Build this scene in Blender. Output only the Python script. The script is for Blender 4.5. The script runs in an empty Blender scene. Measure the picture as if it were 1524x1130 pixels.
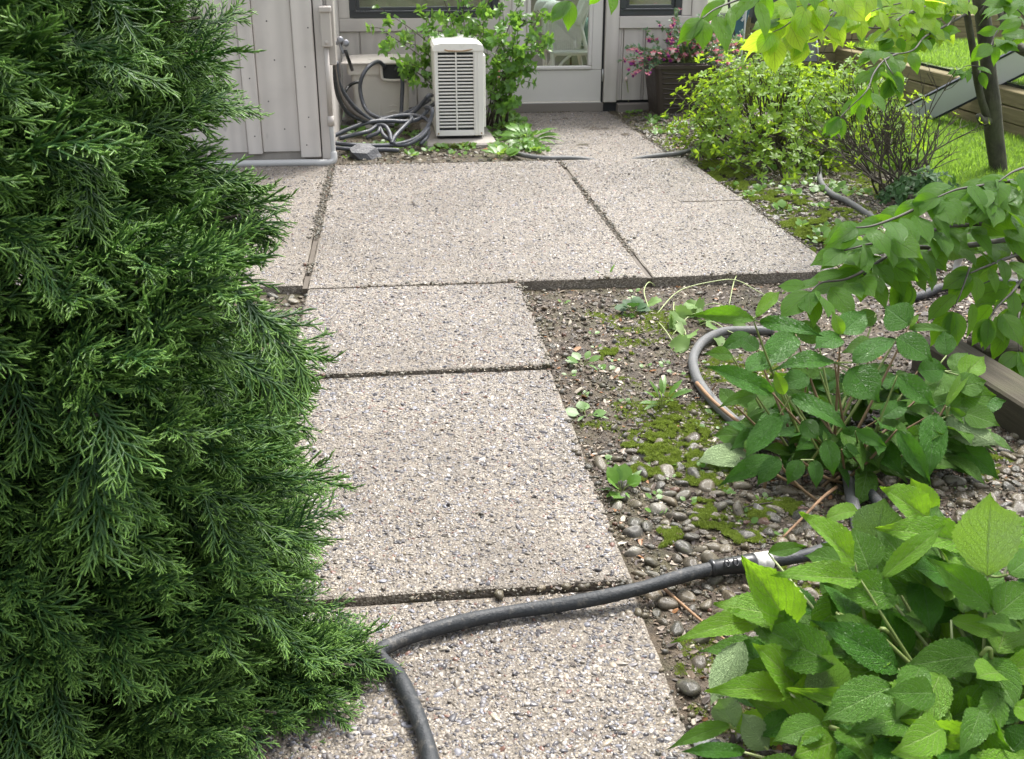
import bpy, math, random
import numpy as np
from mathutils import Vector, Matrix, Euler
R = math.radians
rng = np.random.default_rng(11)
random.seed(5)
S = bpy.context.scene
COL = S.collection

# ------------------------------------------------------------------ camera, world, sun, exposure
CAM_H, FPX, PITCH, YAW = 1.4, 1600.0, math.atan(660/1600), R(-6.33)
cd = bpy.data.cameras.new('camera'); cam = bpy.data.objects.new('camera', cd); COL.objects.link(cam)
cd.sensor_width = 36; cd.lens = 36*FPX/1524; cd.clip_start = 0.05; cd.clip_end = 500
cam.location = (0, 0, CAM_H); cam.rotation_euler = (math.pi/2-PITCH, 0, YAW)
cd.dof.use_dof = True; cd.dof.focus_distance = 3.4; cd.dof.aperture_fstop = 13
S.camera = cam
SUN_DIR = Vector((0.32, 0.40, 1.0)).normalized()
w = bpy.data.worlds.new('World'); S.world = w; w.use_nodes = True
nt = w.node_tree; bg = nt.nodes['Background']
sky = nt.nodes.new('ShaderNodeTexSky'); sky.sky_type = 'NISHITA'; sky.sun_disc = False
sky.sun_elevation = math.asin(SUN_DIR.z); sky.sun_rotation = math.atan2(SUN_DIR.x, SUN_DIR.y)
sky.dust_density = 4; sky.air_density = 1.0; sky.ozone_density = 0.6
hs = nt.nodes.new('ShaderNodeHueSaturation'); hs.inputs['Saturation'].default_value = 0.30
nt.links.new(sky.outputs[0], hs.inputs['Color']); nt.links.new(hs.outputs[0], bg.inputs[0])
bg.inputs[1].default_value = 0.12
sl = bpy.data.lights.new('sun', 'SUN'); sl.energy = 1.5; sl.angle = R(12); sl.color = (1, .97, .92)
so = bpy.data.objects.new('sun', sl); COL.objects.link(so)
so.rotation_euler = (-SUN_DIR).to_track_quat('-Z', 'Y').to_euler(); so.location = (3, 5, 10)
S.view_settings.view_transform = 'Standard'; S.view_settings.look = 'None'
S.view_settings.exposure = 1.88; S.view_settings.gamma = 1; S.view_settings.use_curve_mapping = False

# ------------------------------------------------------------------ picture <-> place
def ray(px, py):
    x, y, z = px-762, 565-py, -FPX
    a = math.pi/2-PITCH
    yy = y*math.cos(a)-z*math.sin(a); zz = y*math.sin(a)+z*math.cos(a)
    return Vector((x*math.cos(YAW)-yy*math.sin(YAW), x*math.sin(YAW)+yy*math.cos(YAW), zz))
def at(px, py, Y):
    r = ray(px, py); return Vector((0, 0, CAM_H))+r*(Y/r.y)
def gp(px, py, z=0):
    r = ray(px, py); return Vector((0, 0, CAM_H))+r*((z-CAM_H)/r.z)
CAMV = Vector((0, 0, CAM_H))
_rot = Euler((math.pi/2-PITCH, 0, YAW)).to_matrix().transposed()
def project(p):
    q = _rot @ (Vector(p)-CAMV)
    if q.z > -.05: return None
    return 762+FPX*q.x/-q.z, 565-FPX*q.y/-q.z, -q.z
def shown(p, size):          # how large it shows, 0 when out of frame
    q = project(p)
    if q is None: return 0
    m = 60
    if -m < q[0] < 1524+m and -m < q[1] < 1130+m: return size/q[2]
    return 0.001*size/q[2]

# ------------------------------------------------------------------ objects
def tag(o, label=None, cat=None, group=None, kind=None):
    if label: o['label'] = label
    if cat: o['category'] = cat
    if group: o['group'] = group
    if kind: o['kind'] = kind
    return o
def empty(name, loc=(0, 0, 0), rz=0):
    o = bpy.data.objects.new(name, None); COL.objects.link(o); o.location = loc; o.rotation_euler = (0, 0, rz)
    o.empty_display_size = .1
    return o
def mesh_of(name, V, F, mat=None, smooth=False, uv=None, attr=None):
    me = bpy.data.meshes.new(name)
    me.from_pydata([tuple(v) for v in V], [], [tuple(f) for f in F])
    if mat: me.materials.append(mat)
    if smooth: me.polygons.foreach_set('use_smooth', [True]*len(me.polygons))
    if uv is not None:
        l = me.uv_layers.new(name='UVMap'); uva = np.asarray(uv, dtype=np.float32)
        li = np.zeros(len(me.loops), dtype=np.int32); me.loops.foreach_get('vertex_index', li)
        l.data.foreach_set('uv', uva[li].ravel())
    if attr:
        for k, a in attr.items():
            at_ = me.attributes.new(k, 'FLOAT', 'POINT'); at_.data.foreach_set('value', np.asarray(a, dtype=np.float32))
    me.update()
    return me
def link(name, me, parent=None, world=None):
    o = bpy.data.objects.new(name, me); COL.objects.link(o)
    if parent: o.parent = parent
    return o
def woff(p):
    v = Vector((0, 0, 0))
    while p is not None: v += p.location; p = p.parent
    return v
class MB:                     # collects shapes into one mesh
    def __init__(s): s.V = []; s.F = []; s.sm = []
    def add(s, V, F, smooth=False):
        n = len(s.V); s.V += [tuple(v) for v in V]; s.F += [tuple(i+n for i in f) for f in F]; s.sm += [smooth]*len(F); return s
    def box(s, c, d, rot=None, bev=0):
        x, y, z = d[0]/2, d[1]/2, d[2]/2
        if bev and min(d) > 2.2*bev:
            b = bev
            V = []
            for sx in (-1, 1):
                for sy in (-1, 1):
                    for sz in (-1, 1):
                        V += [(sx*x, sy*(y-b), sz*(z-b)), (sx*(x-b), sy*y, sz*(z-b)), (sx*(x-b), sy*(y-b), sz*z)]
            i = lambda sx, sy, sz, k: ((sx > 0)*4+(sy > 0)*2+(sz > 0))*3+k
            F = []
            for sg in (-1, 1):
                q = [(-1, -1), (1, -1), (1, 1), (-1, 1)]
                F.append([i(sg, a, b_, 0) for a, b_ in (q if sg > 0 else q[::-1])])
                F.append([i(a, sg, b_, 1) for a, b_ in (q if sg < 0 else q[::-1])])
                F.append([i(a, b_, sg, 2) for a, b_ in (q if sg > 0 else q[::-1])])
            for a in (-1, 1):
                for b_ in (-1, 1):
                    F.append([i(a, b_, -1, 0), i(a, b_, 1, 0), i(a, b_, 1, 1), i(a, b_, -1, 1)])
                    F.append([i(a, -1, b_, 0), i(a, 1, b_, 0), i(a, 1, b_, 2), i(a, -1, b_, 2)])
                    F.append([i(-1, a, b_, 1), i(1, a, b_, 1), i(1, a, b_, 2), i(-1, a, b_, 2)])
                    for c_ in (-1, 1): F.append([i(a, b_, c_, 0), i(a, b_, c_, 1), i(a, b_, c_, 2)])
        else:
            V = [(sx*x, sy*y, sz*z) for sx in (-1, 1) for sy in (-1, 1) for sz in (-1, 1)]
            F = [(0, 1, 3, 2), (4, 6, 7, 5), (0, 4, 5, 1), (2, 3, 7, 6), (0, 2, 6, 4), (1, 5, 7, 3)]
        c = Vector(c); m = rot.to_matrix() if rot else None
        return s.add([(m @ Vector(v) if m else Vector(v))+c for v in V], F)
    def span(s, a, b, bev=0):      # box between two corners
        return s.box([(a[i]+b[i])/2 for i in range(3)], [abs(a[i]-b[i]) for i in range(3)], bev=bev)
    def tube(s, P, r, n=8, smooth_path=True, cap=True):
        P = [Vector(p) for p in P]; r = [r]*len(P) if not hasattr(r, '__len__') else list(r)
        if smooth_path and len(P) > 2: P, r = crv(P, r)
        V = []; F = []
        t0 = (P[1]-P[0]).normalized(); u = t0.orthogonal().normalized()
        for i, p in enumerate(P):
            t = (P[min(i+1, len(P)-1)]-P[max(i-1, 0)]).normalized()
            u = (u-t*u.dot(t)).normalized(); v = t.cross(u)
            for k in range(n):
                a = 2*math.pi*k/n; V.append(p+(u*math.cos(a)+v*math.sin(a))*r[i])
        for i in range(len(P)-1):
            for k in range(n):
                F.append((i*n+k, i*n+(k+1) % n, (i+1)*n+(k+1) % n, (i+1)*n+k))
        if cap:
            F.append(tuple(range(n-1, -1, -1))); F.append(tuple(range((len(P)-1)*n, len(P)*n)))
        return s.add(V, F, True)
    def lathe(s, prof, n=20, c=(0, 0, 0), axis=None):
        c = Vector(c); q = Vector(axis).to_track_quat('Z', 'Y') if axis is not None else None
        V = []; F = []
        for r_, z in prof:
            for k in range(n):
                a = 2*math.pi*k/n; v = Vector((r_*math.cos(a), r_*math.sin(a), z)); V.append((q @ v if q else v)+c)
        for i in range(len(prof)-1):
            for k in range(n): F.append((i*n+k, i*n+(k+1) % n, (i+1)*n+(k+1) % n, (i+1)*n+k))
        F.append(tuple(range(n-1, -1, -1))); F.append(tuple(range((len(prof)-1)*n, len(prof)*n)))
        return s.add(V, F, True)
    def build(s, name, mat, parent=None):
        o0 = woff(parent)
        me = mesh_of(name, [Vector(v)-o0 for v in s.V], s.F, mat)
        me.polygons.foreach_set('use_smooth', s.sm)
        return link(name, me, parent)
def crv(P, r, sub=5):
    Q = []; q = []
    for i in range(len(P)-1):
        p0, p1, p2, p3 = P[max(i-1, 0)], P[i], P[i+1], P[min(i+2, len(P)-1)]
        for k in range(sub):
            t = k/sub
            Q.append(0.5*((2*p1)+(p2-p0)*t+(2*p0-5*p1+4*p2-p3)*t*t+(3*p1-p0-3*p2+p3)*t**3)); q.append(r[i]+(r[i+1]-r[i])*t)
    Q.append(P[-1]); q.append(r[-1]); return Q, q

# value noise for displacement
_T = rng.random((64, 64, 64)).astype(np.float32)
def noise3(x, y, z, s=1.0):
    x, y, z = [np.asarray(a, dtype=np.float64)*s for a in np.broadcast_arrays(x, y, z)]
    xi, yi, zi = [np.floor(a).astype(int) for a in (x, y, z)]; fx, fy, fz = x-xi, y-yi, z-zi
    fx, fy, fz = [f*f*(3-2*f) for f in (fx, fy, fz)]
    g = lambda i, j, k: _T[(xi+i) % 64, (yi+j) % 64, (zi+k) % 64]
    L = lambda a, b, t: a+(b-a)*t
    return L(L(L(g(0,0,0), g(1,0,0), fx), L(g(0,1,0), g(1,1,0), fx), fy), L(L(g(0,0,1), g(1,0,1), fx), L(g(0,1,1), g(1,1,1), fx), fy), fz)
def fbm(x, y, z=0.0, s=1.0, o=4):
    v = 0; a = .5
    for i in range(o): v = v+a*noise3(x, y, z, s); s *= 2.03; a *= .5
    return v

# ------------------------------------------------------------------ materials
class NT:
    def __init__(s, name):
        s.m = bpy.data.materials.new(name); s.m.use_nodes = True; s.t = s.m.node_tree; s.t.nodes.clear()
        s.out = s.n('ShaderNodeOutputMaterial')
    def n(s, kind, **kw):
        nd = s.t.nodes.new(kind)
        for k, v in kw.items(): setattr(nd, k, v)
        return nd
    def put(s, sock, v):
        if hasattr(v, 'is_output') or isinstance(v, bpy.types.NodeSocket): s.t.links.new(v, sock)
        elif isinstance(v, (tuple, list)) and sock.type == 'RGBA' and len(v) == 3: sock.default_value = (*v, 1)
        else: sock.default_value = v
    def math(s, op, a, b=None, c=None, clamp=False):
        nd = s.n('ShaderNodeMath', operation=op, use_clamp=clamp)
        s.put(nd.inputs[0], a)
        if b is not None: s.put(nd.inputs[1], b)
        if c is not None: s.put(nd.inputs[2], c)
        return nd.outputs[0]
    def mix(s, f, a, b, mode='MIX'):
        nd = s.n('ShaderNodeMix', data_type='RGBA', blend_type=mode)
        s.put(nd.inputs[0], f); s.put(nd.inputs[6], a); s.put(nd.inputs[7], b); return nd.outputs[2]
    def ramp(s, f, stops, mode='LINEAR'):
        nd = s.n('ShaderNodeValToRGB'); cr = nd.color_ramp; cr.interpolation = mode
        while len(cr.elements) < len(stops): cr.elements.new(1)
        for e, (p, c) in zip(cr.elements, stops): e.position = p; e.color = (*c, 1) if len(c) == 3 else c
        s.put(nd.inputs[0], f); return nd.outputs[0]
    def rampf(s, f, a, b, lo=0., hi=1.):
        nd = s.n('ShaderNodeMapRange'); s.put(nd.inputs[0], f)
        for i, v in enumerate((a, b, lo, hi)): s.put(nd.inputs[i+1], v)
        return nd.outputs[0]
    def coord(s, which='Object', scale=(1, 1, 1), loc=(0, 0, 0)):
        tc = s.n('ShaderNodeTexCoord'); mp = s.n('ShaderNodeMapping')
        mp.inputs['Scale'].default_value = scale; mp.inputs['Location'].default_value = loc
        s.t.links.new(tc.outputs[which], mp.inputs[0]); return mp.outputs[0]
    def world(s, scale=(1, 1, 1)):
        g = s.n('ShaderNodeNewGeometry'); mp = s.n('ShaderNodeMapping'); mp.inputs['Scale'].default_value = scale
        s.t.links.new(g.outputs['Position'], mp.inputs[0]); return mp.outputs[0]
    def noise(s, v, scale, detail=4, rough=.55, out=0):
        nd = s.n('ShaderNodeTexNoise'); s.put(nd.inputs['Vector'], v); nd.inputs['Scale'].default_value = scale
        nd.inputs['Detail'].default_value = detail; nd.inputs['Roughness'].default_value = rough; return nd.outputs[out]
    def vor(s, v, scale, out='Color', feature='F1'):
        nd = s.n('ShaderNodeTexVoronoi', feature=feature); s.put(nd.inputs['Vector'], v); nd.inputs['Scale'].default_value = scale
        return nd.outputs[out]
    def rnd(s): return s.n('ShaderNodeObjectInfo').outputs['Random']
    def attr(s, name):
        return s.n('ShaderNodeAttribute', attribute_name=name).outputs['Fac']
    def bump(s, h, strength=.5, dist=.01, normal=None):
        nd = s.n('ShaderNodeBump'); nd.inputs['Strength'].default_value = strength; nd.inputs['Distance'].default_value = dist
        s.put(nd.inputs['Height'], h)
        if normal is not None: s.put(nd.inputs['Normal'], normal)
        return nd.outputs[0]
    def pbr(s, col, rough=.6, metal=0., normal=None, coat=0., coat_r=.1, spec=.5):
        p = s.n('ShaderNodeBsdfPrincipled')
        s.put(p.inputs['Base Color'], col); s.put(p.inputs['Roughness'], rough); s.put(p.inputs['Metallic'], metal)
        s.put(p.inputs['Coat Weight'], coat); s.put(p.inputs['Coat Roughness'], coat_r); s.put(p.inputs['Specular IOR Level'], spec)
        if normal is not None: s.put(p.inputs['Normal'], normal)
        return p.outputs[0]
    def fin(s, sh): s.t.links.new(sh, s.out.inputs[0]); return s.m

def leaf_mat(name, top, under, vein, trans_col, trans=.4, rough=(.22, .5), n_lat=7, wet=.0, hue_var=.25, bump=.5, under_t=.35):
    k = NT(name)
    uv = k.n('ShaderNodeTexCoord').outputs['UV']; sp = k.n('ShaderNodeSeparateXYZ'); k.put(sp.inputs[0], uv)
    au = k.math('ABSOLUTE', k.math('SUBTRACT', sp.outputs[0], .5))
    mid = k.rampf(au, .012, .03, 1, 0)
    ph = k.math('FRACT', k.math('SUBTRACT', k.math('MULTIPLY', sp.outputs[1], n_lat), k.math('MULTIPLY', au, n_lat*.9)))
    tri = k.math('ABSOLUTE', k.math('SUBTRACT', ph, .5))
    lat = k.math('MULTIPLY', k.rampf(tri, .03, .10, 1, 0), .8)
    vn = k.math('MAXIMUM', mid, lat)
    ob = k.world()
    nz = k.noise(ob, 30, 3); r = k.rnd()
    c1 = k.mix(k.math('MULTIPLY', k.math('ADD', nz, r), .5), tuple(c*(1-hue_var) for c in top), tuple(min(1, c*(1+hue_var)+.01*(i == 0)) for i, c in enumerate(top)))
    rc = k.n('ShaderNodeTexVoronoi', feature='DISTANCE_TO_EDGE'); k.put(rc.inputs['Vector'], uv); rc.inputs['Scale'].default_value = 26
    ret = k.rampf(rc.outputs['Distance'], .02, .16, 1, 0)
    c1 = k.mix(k.math('MULTIPLY', ret, .28), c1, vein)
    c1 = k.mix(k.math('MULTIPLY', vn, .72), c1, vein)
    c2 = k.mix(k.math('MULTIPLY', vn, .55), under, tuple(min(1, x*1.45) for x in under)); c2 = k.mix(k.math('MULTIPLY', ret, .30), c2, tuple(x*.72 for x in under))
    bf = k.n('ShaderNodeNewGeometry').outputs['Backfacing']
    c = k.mix(bf, c1, c2)
    fine = k.noise(ob, 140, 2)
    h = k.math('ADD', k.math('SUBTRACT', k.math('MULTIPLY', k.math('SUBTRACT', 1.0, vn), .6), k.math('MULTIPLY', ret, .55)), k.math('MULTIPLY', fine, .06))
    if wet:
        d = k.vor(ob, 150, 'Distance'); dm = k.rampf(d, .18, .32, 1, 0)
        sel = k.math('MULTIPLY', dm, k.rampf(k.noise(ob, 25, 2), .5, .6))
        h = k.math('ADD', h, k.math('MULTIPLY', sel, 1.5*wet))
    nm = k.bump(h, min(1, bump*1.3), .006)
    rg = k.rampf(k.noise(ob, 18, 2), .35, .65, rough[0], rough[1])
    rg = k.mix(bf, rg, (.65, .65, .65))
    p = k.pbr(c, rg, normal=nm, spec=.25)
    tr = k.n('ShaderNodeBsdfTranslucent'); k.put(tr.inputs[0], k.mix(k.math('MULTIPLY', k.math('MAXIMUM', vn, k.math('MULTIPLY', ret, .35)), .9), trans_col, tuple(x*.42 for x in trans_col)))
    mx = k.n('ShaderNodeMixShader'); k.put(mx.inputs[0], k.rampf(bf, 0, 1, trans, trans*under_t))
    k.t.links.new(p, mx.inputs[1]); k.t.links.new(tr.outputs[0], mx.inputs[2])
    return k.fin(mx.outputs[0])
def plain_leaf(name, top, under, trans_col, trans=.35, rough=.4, var=.35, tipcol=None):
    k = NT(name); r = k.rnd(); ob = k.world()
    f = k.math('MULTIPLY', k.math('ADD', k.noise(ob, 9, 2), r), .5)
    c = k.mix(f, tuple(x*(1-var) for x in top), tuple(min(1, x*(1+var)) for x in top))
    if tipcol: c = k.mix(k.attr('tip'), c, tipcol)
    c = k.mix(k.n('ShaderNodeNewGeometry').outputs['Backfacing'], c, under) if under else c
    p = k.pbr(c, rough, spec=.4)
    tr = k.n('ShaderNodeBsdfTranslucent'); k.put(tr.inputs[0], trans_col)
    mx = k.n('ShaderNodeMixShader'); mx.inputs[0].default_value = trans
    k.t.links.new(p, mx.inputs[1]); k.t.links.new(tr.outputs[0], mx.inputs[2])
    return k.fin(mx.outputs[0])
def simple(name, col, rough=.5, metal=0, var=.12, scale=12, bump=.15, spec=.5, bd=.004):
    k = NT(name); v = k.world(); n = k.noise(v, scale, 5)
    c = k.mix(n, tuple(x*(1-var) for x in col), tuple(min(1, x*(1+var)) for x in col))
    return k.fin(k.pbr(c, k.rampf(n, .3, .7, max(0, rough-.08), min(1, rough+.08)), metal, k.bump(k.noise(v, scale*9, 3), bump, bd), spec=spec))

M = {}
# concrete with exposed aggregate: the paste between the pebbles
k = NT('paste'); v = k.world()
cells = k.vor(v, 150, 'Color'); cs = k.n('ShaderNodeSeparateColor'); k.put(cs.inputs[0], cells)
grit = k.ramp(cs.outputs[0], [(0, (.07, .062, .05)), (.25, (.165, .15, .122)), (.6, (.25, .23, .188)), (.85, (.335, .305, .25)), (1, (.43, .405, .35))])
ed = k.vor(v, 150, 'Distance'); big = k.noise(v, 1.3, 5, .6)
c = k.mix(k.rampf(ed, .25, .75, .0, .8), grit, (.10, .086, .066))
c = k.mix(k.rampf(big, .42, .62, 0, .6), c, (.12, .105, .082))
c = k.mix(k.rampf(k.noise(v, 5, 5, .6), .55, .68, 0, .4), c, (.11, .10, .08))
c = k.mix(1.0, c, (1.14, 1.09, 1.09), 'MULTIPLY')
M['paste'] = k.fin(k.pbr(c, k.rampf(k.noise(v, 2.2, 4), .35, .65, .30, .55), normal=k.bump(k.math('SUBTRACT', k.noise(v, 260, 3), ed), .7, .006)))
k = NT('pebble'); v = k.coord('Object'); r = k.rnd()
c = k.ramp(r, [(0, (.045, .045, .05)), (.12, (.075, .072, .075)), (.25, (.115, .102, .085)), (.38, (.185, .162, .125)), (.52, (.25, .225, .18)), (.63, (.155, .148, .148)), (.72, (.32, .275, .20)), (.8, (.16, .085, .06)), (.84, (.22, .225, .245)), (.93, (.40, .375, .32)), (.985, (.54, .52, .47))], 'CONSTANT')
c = k.mix(k.noise(v, 2.5, 3), c, k.mix(.35, c, (.06, .05, .045)))
c = k.mix(k.rampf(k.noise(k.world(), 1.3, 5, .6), .42, .62, 0, .55), c, k.mix(.6, c, (.05, .043, .033)))
c = k.mix(k.rampf(k.noise(k.world(), 5, 5, .6), .55, .68, 0, .35), c, k.mix(.6, c, (.05, .045, .036)))
c = k.mix(1.0, c, (1.10, 1.085, 1.12), 'MULTIPLY')
M['pebble'] = k.fin(k.pbr(c, k.rampf(k.noise(k.world(), 2.2, 4), .35, .65, .22, .55), spec=.5))
k = NT('river_stone'); v = k.coord('Object', (1, 1, 1)); r = k.rnd()
c = k.ramp(r, [(0, (.055, .055, .045)), (.18, (.10, .094, .070)), (.36, (.135, .112, .075)), (.52, (.080, .066, .047)), (.64, (.165, .145, .105)), (.76, (.095, .092, .088)), (.86, (.20, .165, .115)), (.92, (.16, .072, .048)), (.96, (.27, .255, .23))], 'CONSTANT')
c = k.mix(1.0, c, (.68, .66, .60), 'MULTIPLY')
n1 = k.noise(v, 2.2, 5, .6); n2 = k.noise(v, 14, 4, .6)
c = k.mix(k.rampf(n1, .35, .7, 0, .6), c, k.mix(.5, c, (.21, .18, .125)))
c = k.mix(k.rampf(n2, .52, .72, 0, .5), c, (.045, .04, .034))
c = k.mix(k.rampf(k.noise(v, 1.1, 2), .62, .72, 0, .55), c, (.08, .10, .03))
M['stone'] = k.fin(k.pbr(c, k.rampf(n1, .3, .7, .14, .45), normal=k.bump(k.noise(v, 22, 4), .25, .02)))
k = NT('soil'); v = k.world(); ms = k.attr('moss')
n1 = k.noise(v, 14, 6, .65); n2 = k.noise(v, 75, 4, .6)
c = k.ramp(n1, [(.25, (.024, .017, .011)), (.48, (.060, .044, .027)), (.62, (.105, .078, .048)), (.8, (.16, .12, .078))])
c = k.mix(k.rampf(n2, .5, .75, 0, .6), c, (.17, .14, .105))
c = k.mix(k.rampf(k.noise(v, 5, 5, .65), .48, .62, 0, .45), c, (.075, .078, .022))
mm = k.rampf(k.math('ADD', ms, k.math('MULTIPLY', k.math('SUBTRACT', k.noise(v, 20, 5, .65), .5), 1.3)), .42, .62)
c = k.mix(1.0, c, (.92, .9, .88), 'MULTIPLY')
mc = k.mix(k.noise(v, 55, 4), (.05, .065, .018), (.14, .16, .04))
c = k.mix(k.math('MULTIPLY', mm, .6), c, mc)
M['soil'] = k.fin(k.pbr(c, k.rampf(k.noise(v, 6, 4), .35, .65, .42, .8), normal=k.bump(k.math('ADD', n2, k.noise(v, 200, 3)), .9, .012)))
M['moss'] = plain_leaf('moss', (.17, .22, .035), None, (.28, .38, .05), .35, .8, .5)
k = NT('litter'); r = k.rnd()
c = k.ramp(r, [(0, (.04, .028, .02)), (.25, (.085, .06, .042)), (.45, (.14, .105, .075)), (.6, (.20, .15, .105)), (.72, (.09, .07, .06)), (.82, (.28, .23, .17)), (.9, (.24, .11, .04)), (.94, (.42, .37, .29))], 'CONSTANT')
M['litter'] = k.fin(k.pbr(c, .5))
k = NT('turf'); v = k.world()
c = k.mix(k.noise(v, 3, 5), (.045, .085, .018), (.11, .16, .035))
c = k.mix(k.rampf(k.noise(v, 11, 4), .55, .75, 0, .6), c, (.16, .14, .06))
M['turf'] = k.fin(k.pbr(c, .8, normal=k.bump(k.noise(v, 60, 4), .8, .03)))
M['grass'] = plain_leaf('grass_blade', (.11, .19, .03), None, (.30, .50, .05), .48, .45, .5)

def painted_wood(name, base, vertical=True, wear=.3):
    k = NT(name); ob = k.n('ShaderNodeTexCoord').outputs['Object']; r = k.rnd()
    mp = k.n('ShaderNodeMapping'); k.put(mp.inputs[0], ob); mp.inputs['Scale'].default_value = (9, 9, .8) if vertical else (.8, 9, 9)
    off = k.n('ShaderNodeCombineXYZ'); k.put(off.inputs[0], k.math('MULTIPLY', r, 37.)); k.put(off.inputs[1], k.math('MULTIPLY', r, 11.)); k.put(mp.inputs['Location'], off.outputs[0])
    wv = k.n('ShaderNodeTexWave', wave_type='RINGS', rings_direction='Y' if vertical else 'Z'); k.put(wv.inputs[0], mp.outputs[0]); wv.inputs['Scale'].default_value = .35; wv.inputs['Distortion'].default_value = 11; wv.inputs['Detail'].default_value = 3; wv.inputs['Detail Scale'].default_value = .6
    g = k.noise(mp.outputs[0], 3.5, 6, .65)
    f = k.math('ADD', k.math('MULTIPLY', wv.outputs['Fac'], .5), k.math('MULTIPLY', g, .5))
    kn = k.rampf(k.vor(k.world((5, 5, 2.2)), 1.0, 'Distance'), .05, .085, 1, 0)
    c = k.mix(f, tuple(x*.85 for x in base), tuple(min(1, x*1.08) for x in base))
    c = k.mix(k.rampf(k.noise(k.world(), 4, 5), .5, .8, 0, wear), c, tuple(x*.55 for x in base))
    c = k.mix(k.math('MULTIPLY', kn, .4), c, tuple(x*.35 for x in base))
    return k.fin(k.pbr(c, .62, normal=k.bump(f, .32, .003)))
WALL = (.54, .50, .46)
M['siding'] = painted_wood('siding_paint', WALL)
M['siding_h'] = painted_wood('siding_paint_level', WALL, False)
M['door_paint'] = simple('door_paint', (.58, .55, .52), .5, var=.05, scale=5, bump=.05)
M['trim_white'] = simple('pale_seal', (.62, .60, .57), .5, var=.05)
M['bare_wood'] = painted_wood('weathered_board', (.19, .165, .145), False, .5)
def timber(name, base, moss=.4):
    k = NT(name); ob = k.n('ShaderNodeTexCoord').outputs['Object']; r = k.rnd()
    mp = k.n('ShaderNodeMapping'); k.put(mp.inputs[0], ob); mp.inputs['Scale'].default_value = (22, 1.2, 22)
    off = k.n('ShaderNodeCombineXYZ'); k.put(off.inputs[0], k.math('MULTIPLY', r, 31.)); k.put(mp.inputs['Location'], off.outputs[0])
    g = k.noise(mp.outputs[0], 2.2, 7, .7); b = k.noise(k.world(), 2.6, 5)
    c = k.ramp(g, [(.25, tuple(x*.5 for x in base)), (.5, base), (.75, tuple(x*1.45 for x in base))])
    c = k.mix(k.rampf(b, .5, .75, 0, moss), c, (.085, .095, .045))
    c = k.mix(k.math('MULTIPLY', r, .3), c, tuple(x*.7 for x in base))
    return k.fin(k.pbr(c, .9, spec=.2, normal=k.bump(g, .6, .006)))
M['timber'] = timber('old_timber', (.185, .155, .085), .45)
M['timber_grey'] = timber('grey_timber', (.066, .058, .042), .6)
M['ac'] = simple('ac_casing_paint', (.70, .68, .63), .42, var=.05, scale=4, bump=.04)
k = NT('ac_top_paint'); v = k.world(); n = k.noise(v, 22, 6, .7)
c = k.mix(k.rampf(n, .55, .8, 0, .5), (.72, .70, .65), (.42, .38, .31)); M['ac_top'] = k.fin(k.pbr(c, .4))
M['dark'] = simple('dark_void', (.02, .021, .023), .7)
M['fin'] = simple('cooling_fins', (.045, .05, .055), .55, .3, .3, 60)
M['rust'] = simple('rust_stain', (.32, .21, .12), .8, var=.4, scale=40)
M['bin'] = simple('beige_plastic', (.68, .64, .58), .42, var=.07, scale=6, bump=.06)
M['bin_lid'] = simple('beige_lid_plastic', (.55, .51, .46), .35, var=.06, scale=6, bump=.06)
M['tap_metal'] = simple('dull_tap_metal', (.20, .205, .22), .4, .6, .15, 30)
M['black'] = simple('black_plastic', (.018, .019, .02), .35, var=.2)
def hose_mat(name, base, rough=.45):
    k = NT(name); v = k.world(); n = k.noise(v, 22, 5, .65)
    c = k.mix(n, tuple(x*.6 for x in base), tuple(min(1, x*1.35) for x in base))
    c = k.mix(k.rampf(k.noise(v, 38, 5, .7), .54, .68, 0, .55), c, (.15, .135, .115))
    return k.fin(k.pbr(c, k.rampf(n, .3, .7, rough-.12, rough+.15), normal=k.bump(k.math('ADD', n, k.math('MULTIPLY', k.noise(v, 180, 3), .5)), .55, .006)))
M['hose_black'] = hose_mat('black_hose_rubber', (.020, .023, .026), .58)
M['hose_grey'] = hose_mat('grey_hose_rubber', (.12, .122, .12), .6)
M['hose_coil'] = hose_mat('slate_hose_vinyl', (.055, .06, .072), .42)
M['hose_tan'] = hose_mat('brown_hose_vinyl', (.16, .14, .125), .45)
M['metal'] = simple('galvanised_metal', (.50, .50, .49), .38, .7, .1, 20, .05)
M['pipe_grey'] = simple('grey_pipe', (.40, .40, .39), .45, 0, .08, 10, .06)
M['box_paint'] = simple('box_paint', (.40, .365, .33), .45, 0, .07, 10, .06)
M['window_frame'] = simple('charcoal_frame', (.038, .041, .046), .38, var=.08)
M['room'] = simple('room_wall', (.32, .31, .27), .8, var=.06)
M['room_floor'] = simple('room_floor', (.20, .155, .11), .6, var=.2)
M['wicker'] = simple('white_wicker', (.74, .74, .72), .5, var=.12, scale=60, bump=.6, bd=.008)
M['cushion_red'] = simple('red_rug', (.22, .05, .04), .85, var=.4, scale=25)
M['cushion_teal'] = simple('teal_cushion', (.13, .23, .22), .85, var=.15)
M['orange'] = simple('orange_ball', (.6, .24, .03), .6)
M['concrete'] = simple('pad_concrete', (.29, .265, .235), .8, var=.25, scale=14, bump=.5)
M['basalt'] = simple('basalt', (.075, .075, .08), .5, var=.4, scale=10, bump=.6, bd=.01)
M['pot'] = simple('brown_pot_glaze', (.045, .034, .028), .45, var=.25, scale=16, bump=.3)
M['potting'] = simple('potting_soil', (.03, .022, .016), .9, var=.4, scale=60, bump=.6)
M['bark'] = simple('dark_bark', (.075, .062, .045), .8, var=.4, scale=26, bump=.8, bd=.008)
k = NT('dogwood_bark'); v = k.world()
n = k.noise(v, 12, 6, .65)
c = k.ramp(n, [(.3, (.026, .025, .016)), (.5, (.05, .048, .03)), (.7, (.085, .083, .05))])
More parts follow.
